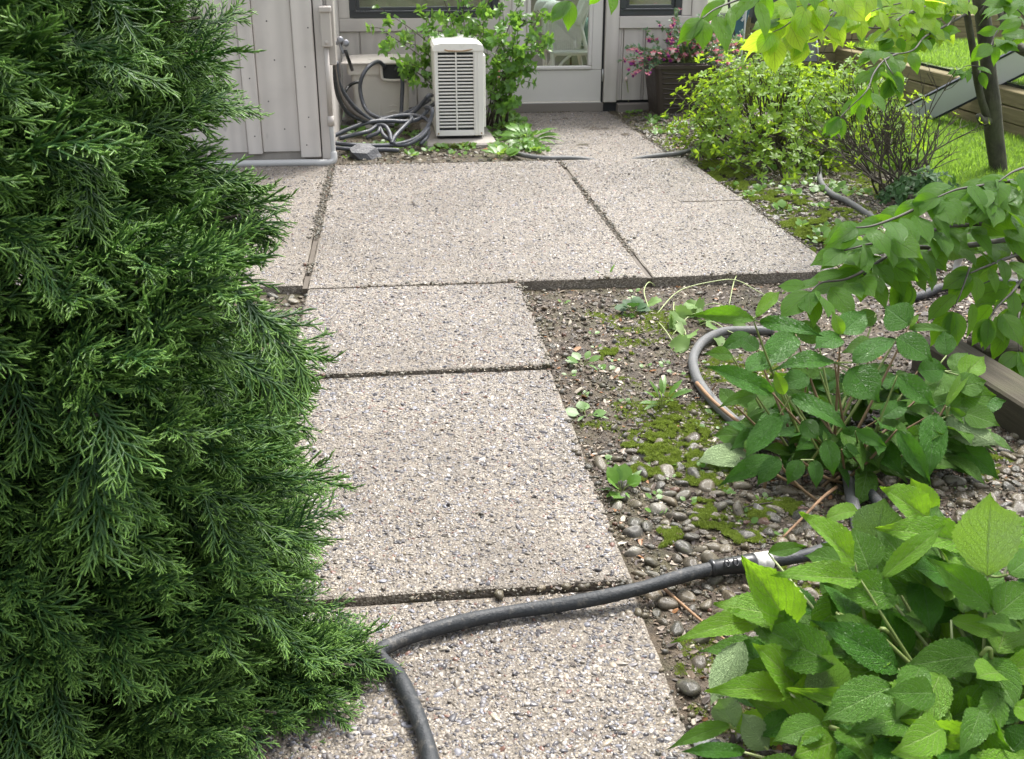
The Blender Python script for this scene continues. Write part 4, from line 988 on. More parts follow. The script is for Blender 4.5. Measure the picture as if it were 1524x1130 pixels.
MB().tube([at(1189, 98, 9.59), at(1186, 44, 9.7)], .008, 6).build('pole', M['metal'], f2); MB().tube([at(1219, 92, 9.6), at(1213, 42, 9.7)], .008, 6).build('pole', M['metal'], f2)

# ---- planter with fuchsia
pl = empty('planter', (2.47, 9.05, 0)); tag(pl, 'tall dark brown tapered planter with ridged sides by the house corner', 'planter')
pm = taper_box(2.16, 2.72, 8.86, 9.36, -.02, .41, .78, 5, .06); pm.build('pot_body', M['pot'], pl)
taper_box(2.14, 2.74, 8.84, 9.38, .40, .425, .99, 5, .06).build('pot_rim', M['pot'], pl)
for q in range(9):
    z = .03+q*.042; k_ = .78+.22*(z+.02)/.43; hw = .28*k_; 
    MB().tube([(2.44-hw+.05, 9.11-.25*k_-.001, z), (2.40, 9.11-.25*k_-.003, z+.012*math.sin(q*2.1)), (2.44+hw-.05, 9.11-.25*k_-.001, z+.008*math.cos(q))], .007, 5).build('ridge', M['pot'], pl)
MB().span((2.2, 8.9, .426), (2.68, 9.32, .432)).build('potting_soil', M['potting'], pl)
oval = lambda nm, mat, W, d=.15, f=.15, s=0, b=.5: leaf_mesh(nm, M[mat], W, b, 4, 6, 0, 5, f, d, 0, 0, 1.2, 5, s)
fl_leaf = [oval('fuchsia_leaf', 'fuchsia_leaf', .55, .3, .1, i) for i in range(3)]
def flower_mesh(nm, mats, seed):
    q = random.Random(seed); me_V = []; F = []; mi = []
    def petal(d, L, W, m_i, base=Vector((0, 0, 0)), curl=0):
        s_ = d.orthogonal().normalized()*W; k0 = len(me_V)
        me_V.extend([base, base+d*L*.5+s_, base+d*L*.5-s_, base+d*L+Vector((0, 0, curl))]); F.extend([(k0, k0+1, k0+3), (k0, k0+3, k0+2)]); mi.extend([m_i, m_i])
    for k_ in range(4):
        a = k_*math.pi/2+q.uniform(-.2, .2); petal(Vector((math.cos(a), math.sin(a), -.35)).normalized(), .9, .24, 0, Vector((0, 0, -.3)), .25)
    for k_ in range(7):
        a = k_*.9; petal(Vector((math.cos(a)*.4, math.sin(a)*.4, -1)).normalized(), .85, .28, 1, Vector((0, 0, -.3)))
    k0 = len(me_V)
    for z, r_ in ((0, .07), (-.4, .12)):
        for a in range(5): me_V.append(Vector((r_*math.cos(a*1.2566), r_*math.sin(a*1.2566), z)))
    for a in range(5): F.append((k0+a, k0+(a+1) % 5, k0+5+(a+1) % 5, k0+5+a)); mi.append(0)
    for a in range(3):
        k0 = len(me_V); x_ = Vector((q.uniform(-.1, .1), q.uniform(-.1, .1), -1)); me_V.extend([Vector((-.015, 0, -.8)), Vector((.015, 0, -.8)), x_*1.6]); F.append((k0, k0+1, k0+2)); mi.append(0)
    me = mesh_of(nm, me_V, F, M[mats[0]], True); me.materials.append(M[mats[1]]); me.polygons.foreach_set('material_index', mi); return me
flw = [flower_mesh('flower', m_, i) for i, m_ in enumerate((('petal_pink', 'petal_white'), ('petal_pink', 'petal_white'), ('petal_pink', 'petal_purple'), ('petal_white', 'petal_pink')))]
fu = empty('fuchsia', (2.5, 9.05, .43)); tag(fu, 'fuchsia with pink, white and purple hanging flowers in the brown planter', 'flower plant')
items = []; stem = MB(); fitems = []
for q in range(105):
    a = rng.uniform(0, 6.28); el = rng.uniform(.1, 1.4); L_ = rng.uniform(.2, .50); d = Vector((math.cos(a)*math.cos(el)*1.25, math.sin(a)*math.cos(el), math.sin(el)))
    d.x += .12
    b = Vector((2.47+rng.normal()*.07, 9.08+rng.normal()*.06, .43)); P = [b+d*L_*t+Vector((0, 0, -.22*L_*(t*t)*(1.6-el))) for t in (0, .35, .7, 1)]
    stem.tube(P, [.005, .004, .003, .002], 5, False)
    for t in np.linspace(.3, 1, 11):
        p = b+d*L_*t+Vector((0, 0, -.22*L_*(t*t)*(1.6-el)))
        for _ in range(2):
            dd = (d*.3+rv(.8)+Vector((0, 0, .1))).normalized(); items.append((frame(p, p+dd*rng.uniform(.026, .045), Vector((0, -.4, 1))+rv(.4)), fl_leaf[rng.integers(3)]))
    if rng.random() < 1:
        for t in rng.uniform(.5, 1.05, rng.integers(2, 5)):
            p = b+d*L_*t+Vector((rng.normal()*.02, rng.normal()*.02-.01, -.22*L_*(t*t)*(1.6-el)-.005)); s_ = rng.uniform(.026, .043)
            wi = (2 if rng.random() < .7 else 0) if p.x < 2.38 else rng.choice([0, 1, 3, 3])
            fitems.append((Matrix.LocRotScale(p, Euler((rng.normal()*.3, rng.normal()*.3, rng.uniform(0, 6))), Vector((s_,)*3)), flw[wi]))
stem.build('stems', M['green_stem'], fu)
place_parts(fu, fitems, 'flower', 160, 'blossom'); place_parts(fu, items, 'leaf', 120, 'foliage')

# ---- shrub behind the air conditioner
sl_m = [oval('shrub_leaf', 'shrub_leaf', w_, .12+.1*i, .14, i, .55) for i, w_ in enumerate((.5, .56, .46, .6))]
sh = empty('leafy_shrub', (.72, 8.75, -.03)); tag(sh, 'loose bright green shrub with oval leaves growing behind the air conditioner', 'shrub')
items = []
def grow(P, r0, leafn, items, meshes, Lr, mat, root, name='branch', spread=1.0, t0=.25, upn=Vector((0, -.5, 1))):
    n_ = len(P); MB().tube(P, [r0*(1-.75*i/(n_-1)) for i in range(n_)], 6).build(name, mat, root)
    Q, _ = crv([Vector(p) for p in P], [0]*n_, 10)
    for q in range(leafn):
        t = t0+(1-t0)*(q+rng.random())/leafn; i = min(len(Q)-2, int(t*(len(Q)-1))); p = Q[i].lerp(Q[i+1], rng.random()); d = (Q[i+1]-Q[i]).normalized()
        dd = (d*.5+rv(.6)*spread).normalized(); L_ = rng.uniform(*Lr)
        p = p+rv(.012); items.append((frame(p, p+dd*L_, upn+rv(.45)), meshes[rng.integers(len(meshes))]))
def sprig(p, d, items, meshes, Lr, n_=6):           # a rosette of leaves
    for q in range(n_):
        a = q*2.4+rng.random(); s_ = d.orthogonal().normalized(); t_ = d.cross(s_); dd = (d*rng.uniform(.2, .9)+s_*math.cos(a)+t_*math.sin(a)).normalized()
        items.append((frame(p, p+dd*rng.uniform(*Lr), d+rv(.25)), meshes[rng.integers(len(meshes))]))
ends = [(600, 55, 8.5), (568, 45, 8.6), (585, 85, 8.45), (612, 95, 8.45), (560, 8, 8.75), (625, 20, 8.7), (650, -20, 8.7), (690, -30, 8.7), (735, -20, 8.6), (770, 20, 8.5), (800, 45, 8.45), (815, 70, 8.45), (790, 95, 8.45), (775, 125, 8.4), (760, 150, 8.4), (745, 60, 8.35), (735, 110, 8.35), (700, 10, 8.5), (765, 60, 8.35), (632, 125, 8.4), (640, 60, 8.55), (720, 30, 8.4), (748, 10, 8.4), (785, -10, 8.6), (805, 20, 8.5), (668, 25, 8.5), (755, 85, 8.3), (738, 140, 8.35), (795, 65, 8.35), (680, -5, 8.6)]
ends = [(a, (b if b > 0 else b*.4-18), c) for a, b, c in ends]
for ei, (px, py, y_) in enumerate(ends):
    e = at(px, py, y_); b = Vector((.72+rng.normal()*.05+(.12 if px > 725 else 0), 8.75+rng.normal()*.06, -.03)); mid = b.lerp(e, .5)+Vector((rng.normal()*.04, rng.normal()*.04, .10))
    P = [b, mid, e]
    grow(P, .0065, 22, items, sl_m, (.042, .068), M['bark'], sh, 'branch', 1.1, .4)
    for t in (.45, .62, .78, .9, 1.0):
        p = (b.lerp(mid, t*2) if t < .5 else mid.lerp(e, t*2-1))+rv(.02)
        dd = (rv(1)+Vector((.25 if px > 690 else -.25, -.4, .5))).normalized(); q = p+dd*rng.uniform(.06, .14)
        tw = MB(); tw.tube([p, p.lerp(q, .5)+rv(.008), q], [.003, .0025, .0015], 5, False); tw.build('twig', M['bark'], sh)
        sprig(q, dd, items, sl_m, (.042, .068), 8); sprig(p.lerp(q, .55), dd, items, sl_m, (.04, .06), 5)
place_parts(sh, items, 'leaf', 300)

# ---- bright azalea
az_m = [leaf_mesh('azalea_leaf', M['azalea_leaf'], w_, .58, 2, 4, 0, 5, .14, .12+.08*i, 0, 0, 1, 5, i) for i, w_ in enumerate((.36, .42, .32))]
def azalea(cx, cy, rx, ry, h, n_r, label, n_tw=46, leafL=(.030, .054)):
    root = empty('azalea_shrub', (cx, cy, 0)); tag(root, label, 'shrub'); items = []; base = Vector((cx+.1, cy+.1, -.02))
    tips = []
    for _ in range(n_r):
        a = rng.uniform(0, 6.283); el = math.asin(rng.uniform(.05, 1)); k_ = rng.uniform(.72, 1.04)*(1+.16*math.sin(a*3+1)*math.cos(el)+.1*math.sin(a*7+el*6))
        d = Vector((math.cos(a)*math.cos(el), math.sin(a)*math.cos(el), math.sin(el))); tips.append((Vector((cx+d.x*rx*k_, cy+d.y*ry*k_, max(.02, d.z*h*k_))), d))
    for i, (p, d) in enumerate(tips):
        if i < n_tw:
            MB().tube([base+rv(.05), base.lerp(p, .5)+Vector((rng.normal()*.05, rng.normal()*.05, -.05)), p], [.009, .006, .003], 5).build('branch', M['bark'], root)
        elif i < n_tw*7:
            q = p.lerp(base, rng.uniform(.25, .5))+rv(.04); MB_tw.tube([q, q.lerp(p, .5)+rv(.015), p], [.0032, .0026, .0018], 4, False, False)
        sprig(p, (d+Vector((0, 0, .5))+rv(.3)).normalized(), items, az_m, leafL, int(rng.integers(5, 9)))
    tag(MB_tw.build('twigs', M['bark'], root), kind='stuff'); place_parts(root, items, 'leaf', 300); return root
MB_tw = MB(); azalea(2.52, 7.15, .62, .62, .74, 1050, 'rounded bright green azalea shrub between the planter and the bare twiggy bush')
MB_tw = MB(); azalea(3.05, 6.95, .44, .5, .70, 450, 'bright green azalea shrub growing into the left side of the bare twiggy bush', 26)
MB_tw = MB(); azalea(2.42, 6.55, .36, .34, .30, 130, 'low dark-stemmed azalea spreading over the moss below the bigger shrub', 18)
# ---- bare twiggy bush
tb = empty('twiggy_bush', (2.95, 5.95, -.02)); tag(tb, 'nearly leafless bush of thin dark twigs in front of the lawn', 'bush')
def fork(p, d, L_, r_, lv, mb, tips):
    q = p+d*L_; mb.tube([p, p.lerp(q, .5)+rv(L_*.05), q], [r_, r_*.85, r_*.7], 5 if lv > 1 else 4, lv > 1, False)
    if lv == 0: tips.append((q, d)); return
    for _ in range(rng.integers(2, 4)): fork(q, (d+rv(.34)+Vector((0, 0, .12))).normalized(), L_*rng.uniform(.55, .85), r_*.68, lv-1, mb, tips)
tips = []
for q in range(24):
    px, py = (rng.uniform(1195, 1425), rng.uniform(140, 255)); e = at(px, py, 5.95+rng.normal()*.2); b = Vector((2.95+rng.normal()*.09, 5.95+rng.normal()*.08, -.02)); m = MB(); d = (e-b); fork(b, (d.normalized()+Vector((0, 0, .05))).normalized(), d.length*.45, .0075, 3, m, tips); m.build('branch', M['bark'], tb)
items = []
for p, d in tips:
    if rng.random() < .16: sprig(p, d, items, az_m, (.02, .035), 4)
place_parts(tb, items, 'leaf', 80)
# low dark evergreen clump at its foot
lc = empty('evergreen_clump', (2.98, 5.75, 0)); tag(lc, 'low dark green leafy clump at the foot of the bare twiggy bush', 'plant'); items = []
M['clump_leaf'] = plain_leaf('clump_leaf', (.03, .085, .022), (.08, .14, .05), (.08, .2, .03), .25, .6, .35)
cl_m = [leaf_mesh('clump_leaf', M['clump_leaf'], .45, .5, 2, 4, 0, 5, .12, .25, 0, 0, 1, 5, i) for i in range(2)]
for q in range(110):
    a = rng.uniform(0, 6.28); r_ = math.sqrt(rng.random()); p = Vector((2.98+r_*.26*math.cos(a), 5.72+r_*.2*math.sin(a), .01+.17*(1-r_*r_)*rng.uniform(.4, 1.1))); sprig(p, (Vector((math.cos(a)*r_, math.sin(a)*r_-.2, .8))+rv(.2)).normalized(), items, cl_m, (.03, .055), 6)
place_parts(lc, items, 'leaf', 100)
MB().tube([(2.98, 5.75, -.05), (2.98, 5.74, .06)], .02, 6).build('stem', M['bark'], lc)

# ---- low weeds: seedlings, ground cover, dandelion leaves
rl = [leaf_mesh('round_leaf', M['weed_leaf'], w_, .5, 4, 4, 0, 5, .08, .1, 0, 0, 0, 5, i) for i, w_ in enumerate((.95, .8, .6))]
ll = [leaf_mesh('long_leaf', M['weed_leaf'], w_, .6, 4, 10, .35, 6, .15, .35, 0, 0, 1, 5, i) for i, w_ in enumerate((.2, .26, .17))]
ld = [leaf_mesh('toothed_leaf', M['weed_leaf'], w_, .65, 4, 16, .9, 8, .15, .45, 0, .3, 1, 5, i, .04) for i, w_ in enumerate((.30, .36, .26))]
def seedling(px, py, z, n_, L_, meshes, root, h=.6):
    b = gp(px, py, z)
    for q in range(n_):
        a = q*2.4+rng.random(); el = rng.uniform(.1, .9)*h; d = Vector((math.cos(a)*math.cos(el), math.sin(a)*math.cos(el), math.sin(el)+.15)); p = b+Vector((d.x, d.y, d.z+.3))*L_*.5
        root.append((frame(p, p+d.normalized()*L_*rng.uniform(.7, 1.2), Vector((0, -.35, 1))), meshes[rng.integers(len(meshes))]))
def weed(name, px, py, n_, L_, meshes, label, z=-.05, h=.6, group=None, stems=True):
    b = gp(px, py, z); r_ = empty(name, b); tag(r_, label, 'weed', group); it = []; seedling(px, py, z, n_, L_, meshes, it, h)
    if stems:
        s_ = MB()
        for m_, _ in it: s_.tube([b, b.lerp(m_.translation, .6)+Vector((0, 0, .004)), m_.translation], .0009, 4, False, False)
        s_.build('stems', M['green_stem'], r_)
    place_parts(r_, it, 'leaf', 60); return r_
small = [(843, 410), (838, 452), (848, 560), (918, 540), (868, 590), (1065, 618), (1035, 640), (1045, 545), (958, 700), (935, 725), (1135, 745), (1165, 710), (1305, 565+130), (930, 600), (905, 553), (1010, 560), (900, 690), (1120, 800), (1085, 735), (1455, 660), (1165, 800), (1430, 735), (1040, 700), (990, 545), (888, 520), (1075, 640), (1180, 690), (975, 748)]
small += [(float(rng.uniform(830+.38*(q_-420), 1030+.25*(q_-420))), float(q_)) for q_ in rng.uniform(430, 800, 26)]
for i, (px, py) in enumerate(small): weed('seedling', px, py, int(rng.integers(2, 5)), rng.uniform(.014, .024), rl, 'tiny round-leaved seedling sprouting from the stony bare soil', group='seedlings in the stony soil')
weed('weed', 868, 545, 7, .045, rl+ll[:1], 'small leafy weed hugging the path edge beside the second slab')
weed('weed', 872, 622, 7, .045, rl+ll[:1], 'low weed with toothed leaves at the path edge beside the third slab')
weed('weed', 925, 735, 16, .05, ll+rl, 'tufted green weed at the path edge just above the red-brown stones', h=1.2)
weed('weed', 985, 610, 14, .07, ll, 'spiky yellowish grass tuft in the moss of the bare bed', h=1.4)
weed('weed', 1455, 655, 4, .035, rl, 'pair of round-leaved weeds at the foot of the grey timber edging')
weed('weed', 903, 422, 4, .06, ll[:1], 'upright thin weed at the notch where the path widens', h=1.5)
dl = weed('dandelion', 785, 218, 30, .15, ld, 'lush dandelion clump with toothed leaves beside the concrete pad', z=-.03, h=.8)
weed('dandelion', 745, 238, 14, .09, ld+rl, 'small dandelion at the slab edge right of the mossy pad', z=-.03, h=.9)
weed('dandelion', 935, 160, 14, .19, ll[:1]+ll[2:], 'tall-stalked dandelion in front of the brown planter', z=-.02, h=1.35)
b_ = gp(935, 165, -.02); t_ = at(932, 118, b_.y-.05); sb = empty('dandelion_stalk', b_); tag(sb, 'single pale dandelion stalk with closed bud before the planter', 'flower stalk'); MB().tube([b_, b_.lerp(t_, .5)+Vector((.01, 0, 0)), t_], .0045, 6).build('stalk', M['pale_stem'], sb); MB().lathe([(.002, -.02), (.012, -.008), (.013, .005), (.005, .02)], 8, t_).build('bud', M['petal_white'], sb)
weed('weed', 1010, 165, 10, .15, ll[:2], 'broad-leaved weed at the foot of the brown planter', z=-.02, h=1.1)
weed('weed', 590, 228, 9, .06, rl, 'green weed between the boulder and the coiled hose', z=-.03, h=1.1)
weed('weed', 612, 236, 7, .05, rl, 'little weed at the slab edge left of the mossy pad', z=-.03, h=1.1)
weed('weed', 530, 205, 9, .06, rl, 'round-leaved weed growing through the left of the coiled hose', z=-.02, h=1)
weed('weed', 690, 235, 5, .035, rl, 'tiny weed under the front of the mossy pad', z=-.03, h=1)
weed('weed', 940, 465, 12, .05, [leaf_mesh('lobed_leaf', M['clump_leaf'], .9, .5, 6, 9, .3, 4, .1, .3, 0, 0, 0, 5, 3)], 'dark green lobed weed left of the wilting pulled plant', h=.9)
items = []
for q in range(520):
    if q < 150: x_, y_ = rng.uniform(2.02, 2.8), rng.uniform(4.9, 7.4)
    elif q < 260: x_, y_ = rng.uniform(1.98, 2.8), rng.uniform(8.0, 9.2)
    elif q < 380: x_, y_ = rng.uniform(-.36, 1.02), rng.uniform(7.35, 8.9)
    else: x_, y_ = rng.uniform(.7, 1.05), rng.uniform(7.4, 9.2)
    if .22 < x_ < .76 and y_ > 7.75: continue
    if fbm(x_, y_, 6.6, 3) < .40: continue
    px, py, _d = project((x_, y_, 0)); seedling(px, py, soil_z(x_, y_), int(rng.integers(4, 9)), rng.uniform(.022, .05), rl, items, 1.0)
if items:
    l_ = [m.decompose() for m, _ in items]
    scatter('ground_cover', [a[0][:] for a in l_], [a[1].to_euler()[:] for a in l_], [a[2][:] for a in l_], rl)

# ---- wilting pulled plant
wl = [leaf_mesh('lobed_leaf', M['wilt_leaf'], w_, .5, 8, 12, .42, 4, .18, .55, 0, .4, 0, 5, i, .05) for i, w_ in enumerate((.95, .8, 1.1))]
wp = empty('wilting_plant', gp(1030, 480, -.05)); tag(wp, 'wilting uprooted plant with long pale stems and lobed leaves on the soil', 'plant'); items = []
for pts in ([(978, 467), (1010, 440), (1060, 430), (1095, 428), (1130, 442), (1170, 455)], [(968, 465), (958, 445), (965, 430), (975, 426)], [(1085, 455), (1093, 425), (1105, 414), (1125, 418)], [(1003, 450), (1002, 475), (1006, 490), (1020, 505), (1010, 520)], [(980, 480), (990, 505), (1008, 520)], [(1035, 462), (1060, 462), (1080, 470), (1092, 482)], [(1040, 485), (1060, 490), (1085, 505), (1110, 500)], [(1000, 500), (1030, 480), (1070, 475)]):
    P = [gp(a, b, -.045)+Vector((0, 0, .035*math.sin(math.pi*i/(len(pts)-1)))) for i, (a, b) in enumerate(pts)]; MB().tube(P, .0024, 6).build('stem', M['pale_stem'], wp)
for a, b, L_ in ((985, 455, .09), (1020, 465, .09), (1010, 480, .10), (1045, 470, .1), (1030, 500, .11), (1060, 480, .09), (1000, 490, .08), (1025, 520, .11), (1062, 500, .09), (1040, 455, .08), (1075, 470, .08), (1005, 468, .09), (1015, 505, .08), (1050, 490, .08), (1090, 490, .08), (1035, 475, .07)):
    p = gp(a, b, -.03)+Vector((0, 0, rng.uniform(.0, .03))); d = Vector((rng.normal(), rng.normal()-.4, .1)).normalized(); items.append((frame(p, p+d*L_*.85, Vector((0, -.4, 1))+rv(.5)), wl[rng.integers(3)]))
place_parts(wp, items, 'leaf', 60)

# ---- sticks on the ground
def stick(pts, r_, mat, label, z=-.035):
    P = [gp(a, b, z+(c[0] if c else 0)) for a, b, *c in pts]; o = MB().tube(P, [r_*(1-.4*i/(len(P)-1)) for i in range(len(P))], 7).build('twig', mat); tag(o, label, 'twig')
stick([(985, 873), (1010, 895), (1045, 925), (1095, 965)], .0045, M['twig_tan'], 'pale brown twig lying on pebbles below the black hose connector')
stick([(1037, 570, .03), (1065, 600, .03), (1110, 635, .02), (1165, 660, .02)], .007, M['twig_tan'], 'brown split twig lying along the curved grey hose', -.03)
stick([(1060, 580, .03), (1064, 575, .05), (1066, 571, .07)], .003, M['twig_tan'], 'short stub of twig sticking up beside the curved hose')
stick([(1245, 725, .02), (1225, 740, .04), (1200, 765, .03), (1165, 800, 0)], .005, M['twig_tan'], 'arched reddish twig between the two broad-leaved plants')
stick([(1095, 760), (1120, 752), (1150, 748)], .003, M['bark'], 'thin dark twig on the pebbles near the middle plant')
stick([(1050, 596), (1000, 596), (975, 598)], .002, M['bark'], 'straight thin twig on the bare soil left of the curved hose')
stick([(1400, 690), (1440, 700), (1490, 720), (1520, 725)], .004, M['twig_tan'], 'reddish twig lying at the base of the grey timber edging')
stick([(1380, 580, .03), (1420, 570, .05), (1425, 560, .08)], .002, M['pale_stem'], 'thin pale bent stem rising before the grey timber edging')
fl = link('fallen_leaf', leaf_mesh('fallen_leaf', M['hyd'], .55, .45, 8, 12, .05, 13, -.1, .05, .01, 0, 1.4), None); b, t = gp(1125, 672, -.03), gp(1035, 692, -.03); fl.matrix_basis = frame(b, t, Vector((0, .2, -1))); tag(fl, 'pale fallen leaf lying underside up on the pebbles', 'leaf')

# ---- hoses on the ground
nh = empty('soaker_hose', gp(570, 965, 0)); tag(nh, 'black garden hose snaking over the nearest slab to a white coupling', 'hose')
def gpz(L_): return [gp(a, b, z) for a, b, z in L_]
MB().tube(gpz([(1065, 845, -.012), (1020, 856, -.005), (960, 874, .004), (900, 888, .0), (830, 901, -.010), (760, 911, -.012), (690, 925, -.012), (625, 943, -.012), (585, 958, -.012), (563, 972, -.012), (572, 985, -.012), (592, 1005, -.012), (612, 1045, -.012), (630, 1090, -.012), (642, 1140, -.012), (648, 1220, -.012)])+[Vector((.03, 1.2, -.012)), Vector((-.05, .85, -.012)), Vector((-.3, .5, -.012))], [.0165+.0012*math.sin(i*2.3) for i in range(19)], 14).build('hose_length', M['hose_black'], nh)
a, b = gp(1058, 846, -.010), gp(1122, 838, -.008); d = (b-a).normalized(); Lc = (b-a).length
MB().lathe([(.017, -.004), (.022, .0), (.022, .006), (.0195, .010), (.021, Lc*.5), (.024, Lc-.012), (.025, Lc), (.018, Lc+.004)], 22, a, d).build('connector_sleeve', M['black'], nh)
for q in range(3):
    c = a+d*Lc*(.32+.2*q); s_ = d.cross(Vector((0, 0, 1))).normalized(); up_ = s_.cross(d).normalized(); nn = (s_*.55+up_*.75).normalized() if (s_.y < 0) else (-s_*.55+up_*.75).normalized(); e1 = d; e2 = nn.cross(d)
    pts = [c+nn*.0235+e1*.006*math.cos(k_)+e2*.010*math.sin(k_) for k_ in np.linspace(0, 6.283, 13)]; MB().tube(pts, .0016, 5, False, False).build('grip_ridge', M['black'], nh)
a2 = b+d*.001; MB().lathe([(.020, .0), (.0245, .003), (.0245, .020), (.0235, .022), (.0245, .024), (.0245, .040), (.020, .044)], 22, a2, d).build('coupling', M['white_coupling'], nh)
a3 = a2+d*.044; MB().tube([a3, a3+d*.05, a3+d*.14+Vector((0, .02, 0)), a3+d*.35+Vector((0, .12, 0)), Vector((1.28, 2.53, -.03))], .0155, 12).build('hose_length', M['hose_black'], nh)
mhz = -.032
mh = hose('soaker_hose', [gp(a_, b_, z) for a_, b_, z in ((1150, 492, -.03), (1110, 492, -.025), (1075, 494, -.02), (1048, 507, -.02), (1034, 526, -.02), (1032, 545, -.02), (1042, 572, -.025), (1066, 602, -.03), (1095, 628, -.03), (1130, 652, -.03), (1180, 664, -.03), (1225, 665, -.02), (1248, 672, -.01), (1260, 700, -.02), (1268, 742, -.03), (1280, 800, -.04))], .0175, M['hose_grey'], 'grey hose curving around the middle broad-leaved plant', 'hose', 12)
hose('soaker_hose', [(.74, 7.85, -.0), (.80, 7.6, .0), (.90, 7.38, .005), (1.02, 7.245, .008), (1.2, 7.245, .004), (1.33, 7.243, -.010), (1.45, 7.242, -.040), (1.58, 7.242, -.032), (1.7, 7.235, -.004), (1.85, 7.232, .014), (1.98, 7.25, .024), (2.15, 7.42, .03), (2.4, 7.52, .03), (2.75, 7.45, .01)], .0165, M['hose_grey'], 'grey hose crossing the path along the far slab joint')
hose('soaker_hose', [gp(1222, 222, .03), gp(1219, 255, .03), gp(1224, 275, .03), gp(1240, 290, .03), gp(1262, 300, .03), gp(1290, 318, .02), gp(1330, 345, -.02), gp(1400, 400, -.03)], .0165, M['hose_grey'], 'pale grey hose coming out of the bare twiggy bush')
hose('soaker_hose', [gp(1330, 450, -.04), gp(1372, 440, -.03), gp(1395, 430, -.02), gp(1425, 424, -.02), gp(1470, 418, -.03), gp(1540, 425, -.03)], .02, M['hose_black'], 'dark hose lying on the mulch under the overhanging leaves')
hose('soaker_hose', [gp(1422, 418, .0), gp(1424, 395, .06), gp(1432, 378, .12)], .015, M['pipe_grey'], 'pale upright riser pipe between the overhanging leaves')
en = empty('hose_end', gp(1068, 1118, -.03)); tag(en, 'black hose end with white ring at the bottom edge under the leaves', 'hose end')
a, b = gp(1055, 1112, -.035), gp(1110, 1150, -.035); d = (b-a).normalized()
MB().lathe([(.012, -.03), (.020, -.028), (.022, 0), (.020, .004)], 18, a, d).build('white_ring', M['white_coupling'], en); MB().lathe([(.020, .0), (.023, .004), (.021, .015), (.023, .03), (.021, .06), (.018, .10)], 18, a+d*.005, d).build('connector_sleeve', M['black'], en)

# ================================================================== BROAD-LEAVED PLANTS
hy = [leaf_mesh('leaf', M['hyd'], w_, .46, 10, 30, .16, 15, .22, dr*1.3, .020, tw*1.4, 1.5, 7, i, .045) for i, (w_, dr, tw) in enumerate(((.56, .12, 0), (.52, .22, .25), (.6, .05, -.2), (.5, .3, .1)))]
hyy = [leaf_mesh('leaf', M['hyd_young'], w_, .46, 10, 30, .16, 15, .24, dr*1.3, .018, tw*1.4, 1.5, 7, 10+i, .05) for i, (w_, dr, tw) in enumerate(((.56, .10, 0), (.5, .25, .3), (.62, .02, -.25), (.52, .35, .0)))]
hyd = [leaf_mesh('leaf', M['hyd_dark'], w_, .46, 10, 30, .16, 15, .20, dr*1.3, .022, tw*1.4, 1.5, 7, 20+i, .045) for i, (w_, dr, tw) in enumerate(((.54, .15, 0), (.5, .25, .2), (.58, .08, -.2)))]
def hand(L, items, meshes_for, conv, ybase):
    """leaves given by the picture points of their base and tip, the depth of each end, width and which face shows"""
    for row in L:
        (bx_, by_), (tx_, ty_), wpx, yb, yt, face, kind = row
        b = at(*conv(bx_, by_), yb); t = at(*conv(tx_, ty_), yt); W_ = wpx/conv.s*(b-CAMV).length/FPX
        n_ = (CAMV-(b+t)/2).normalized()*1.0+Vector((0, 0, .55)); n_ = n_ if face > 0 else -n_
        n_ = n_+rv(.12)
        ms_ = {'y': hyy, 'd': hyd, 'm': hy}[kind]; me = ms_[rng.integers(len(ms_))]
        items.append((frame(b, t, n_, W_/.55), me)); yield b
class Conv:
    def __init__(s, ox, oy, sc): s.ox, s.oy, s.s = ox, oy, sc
    def __call__(s, x, y): return s.ox+x/s.s, s.oy+y/s.s
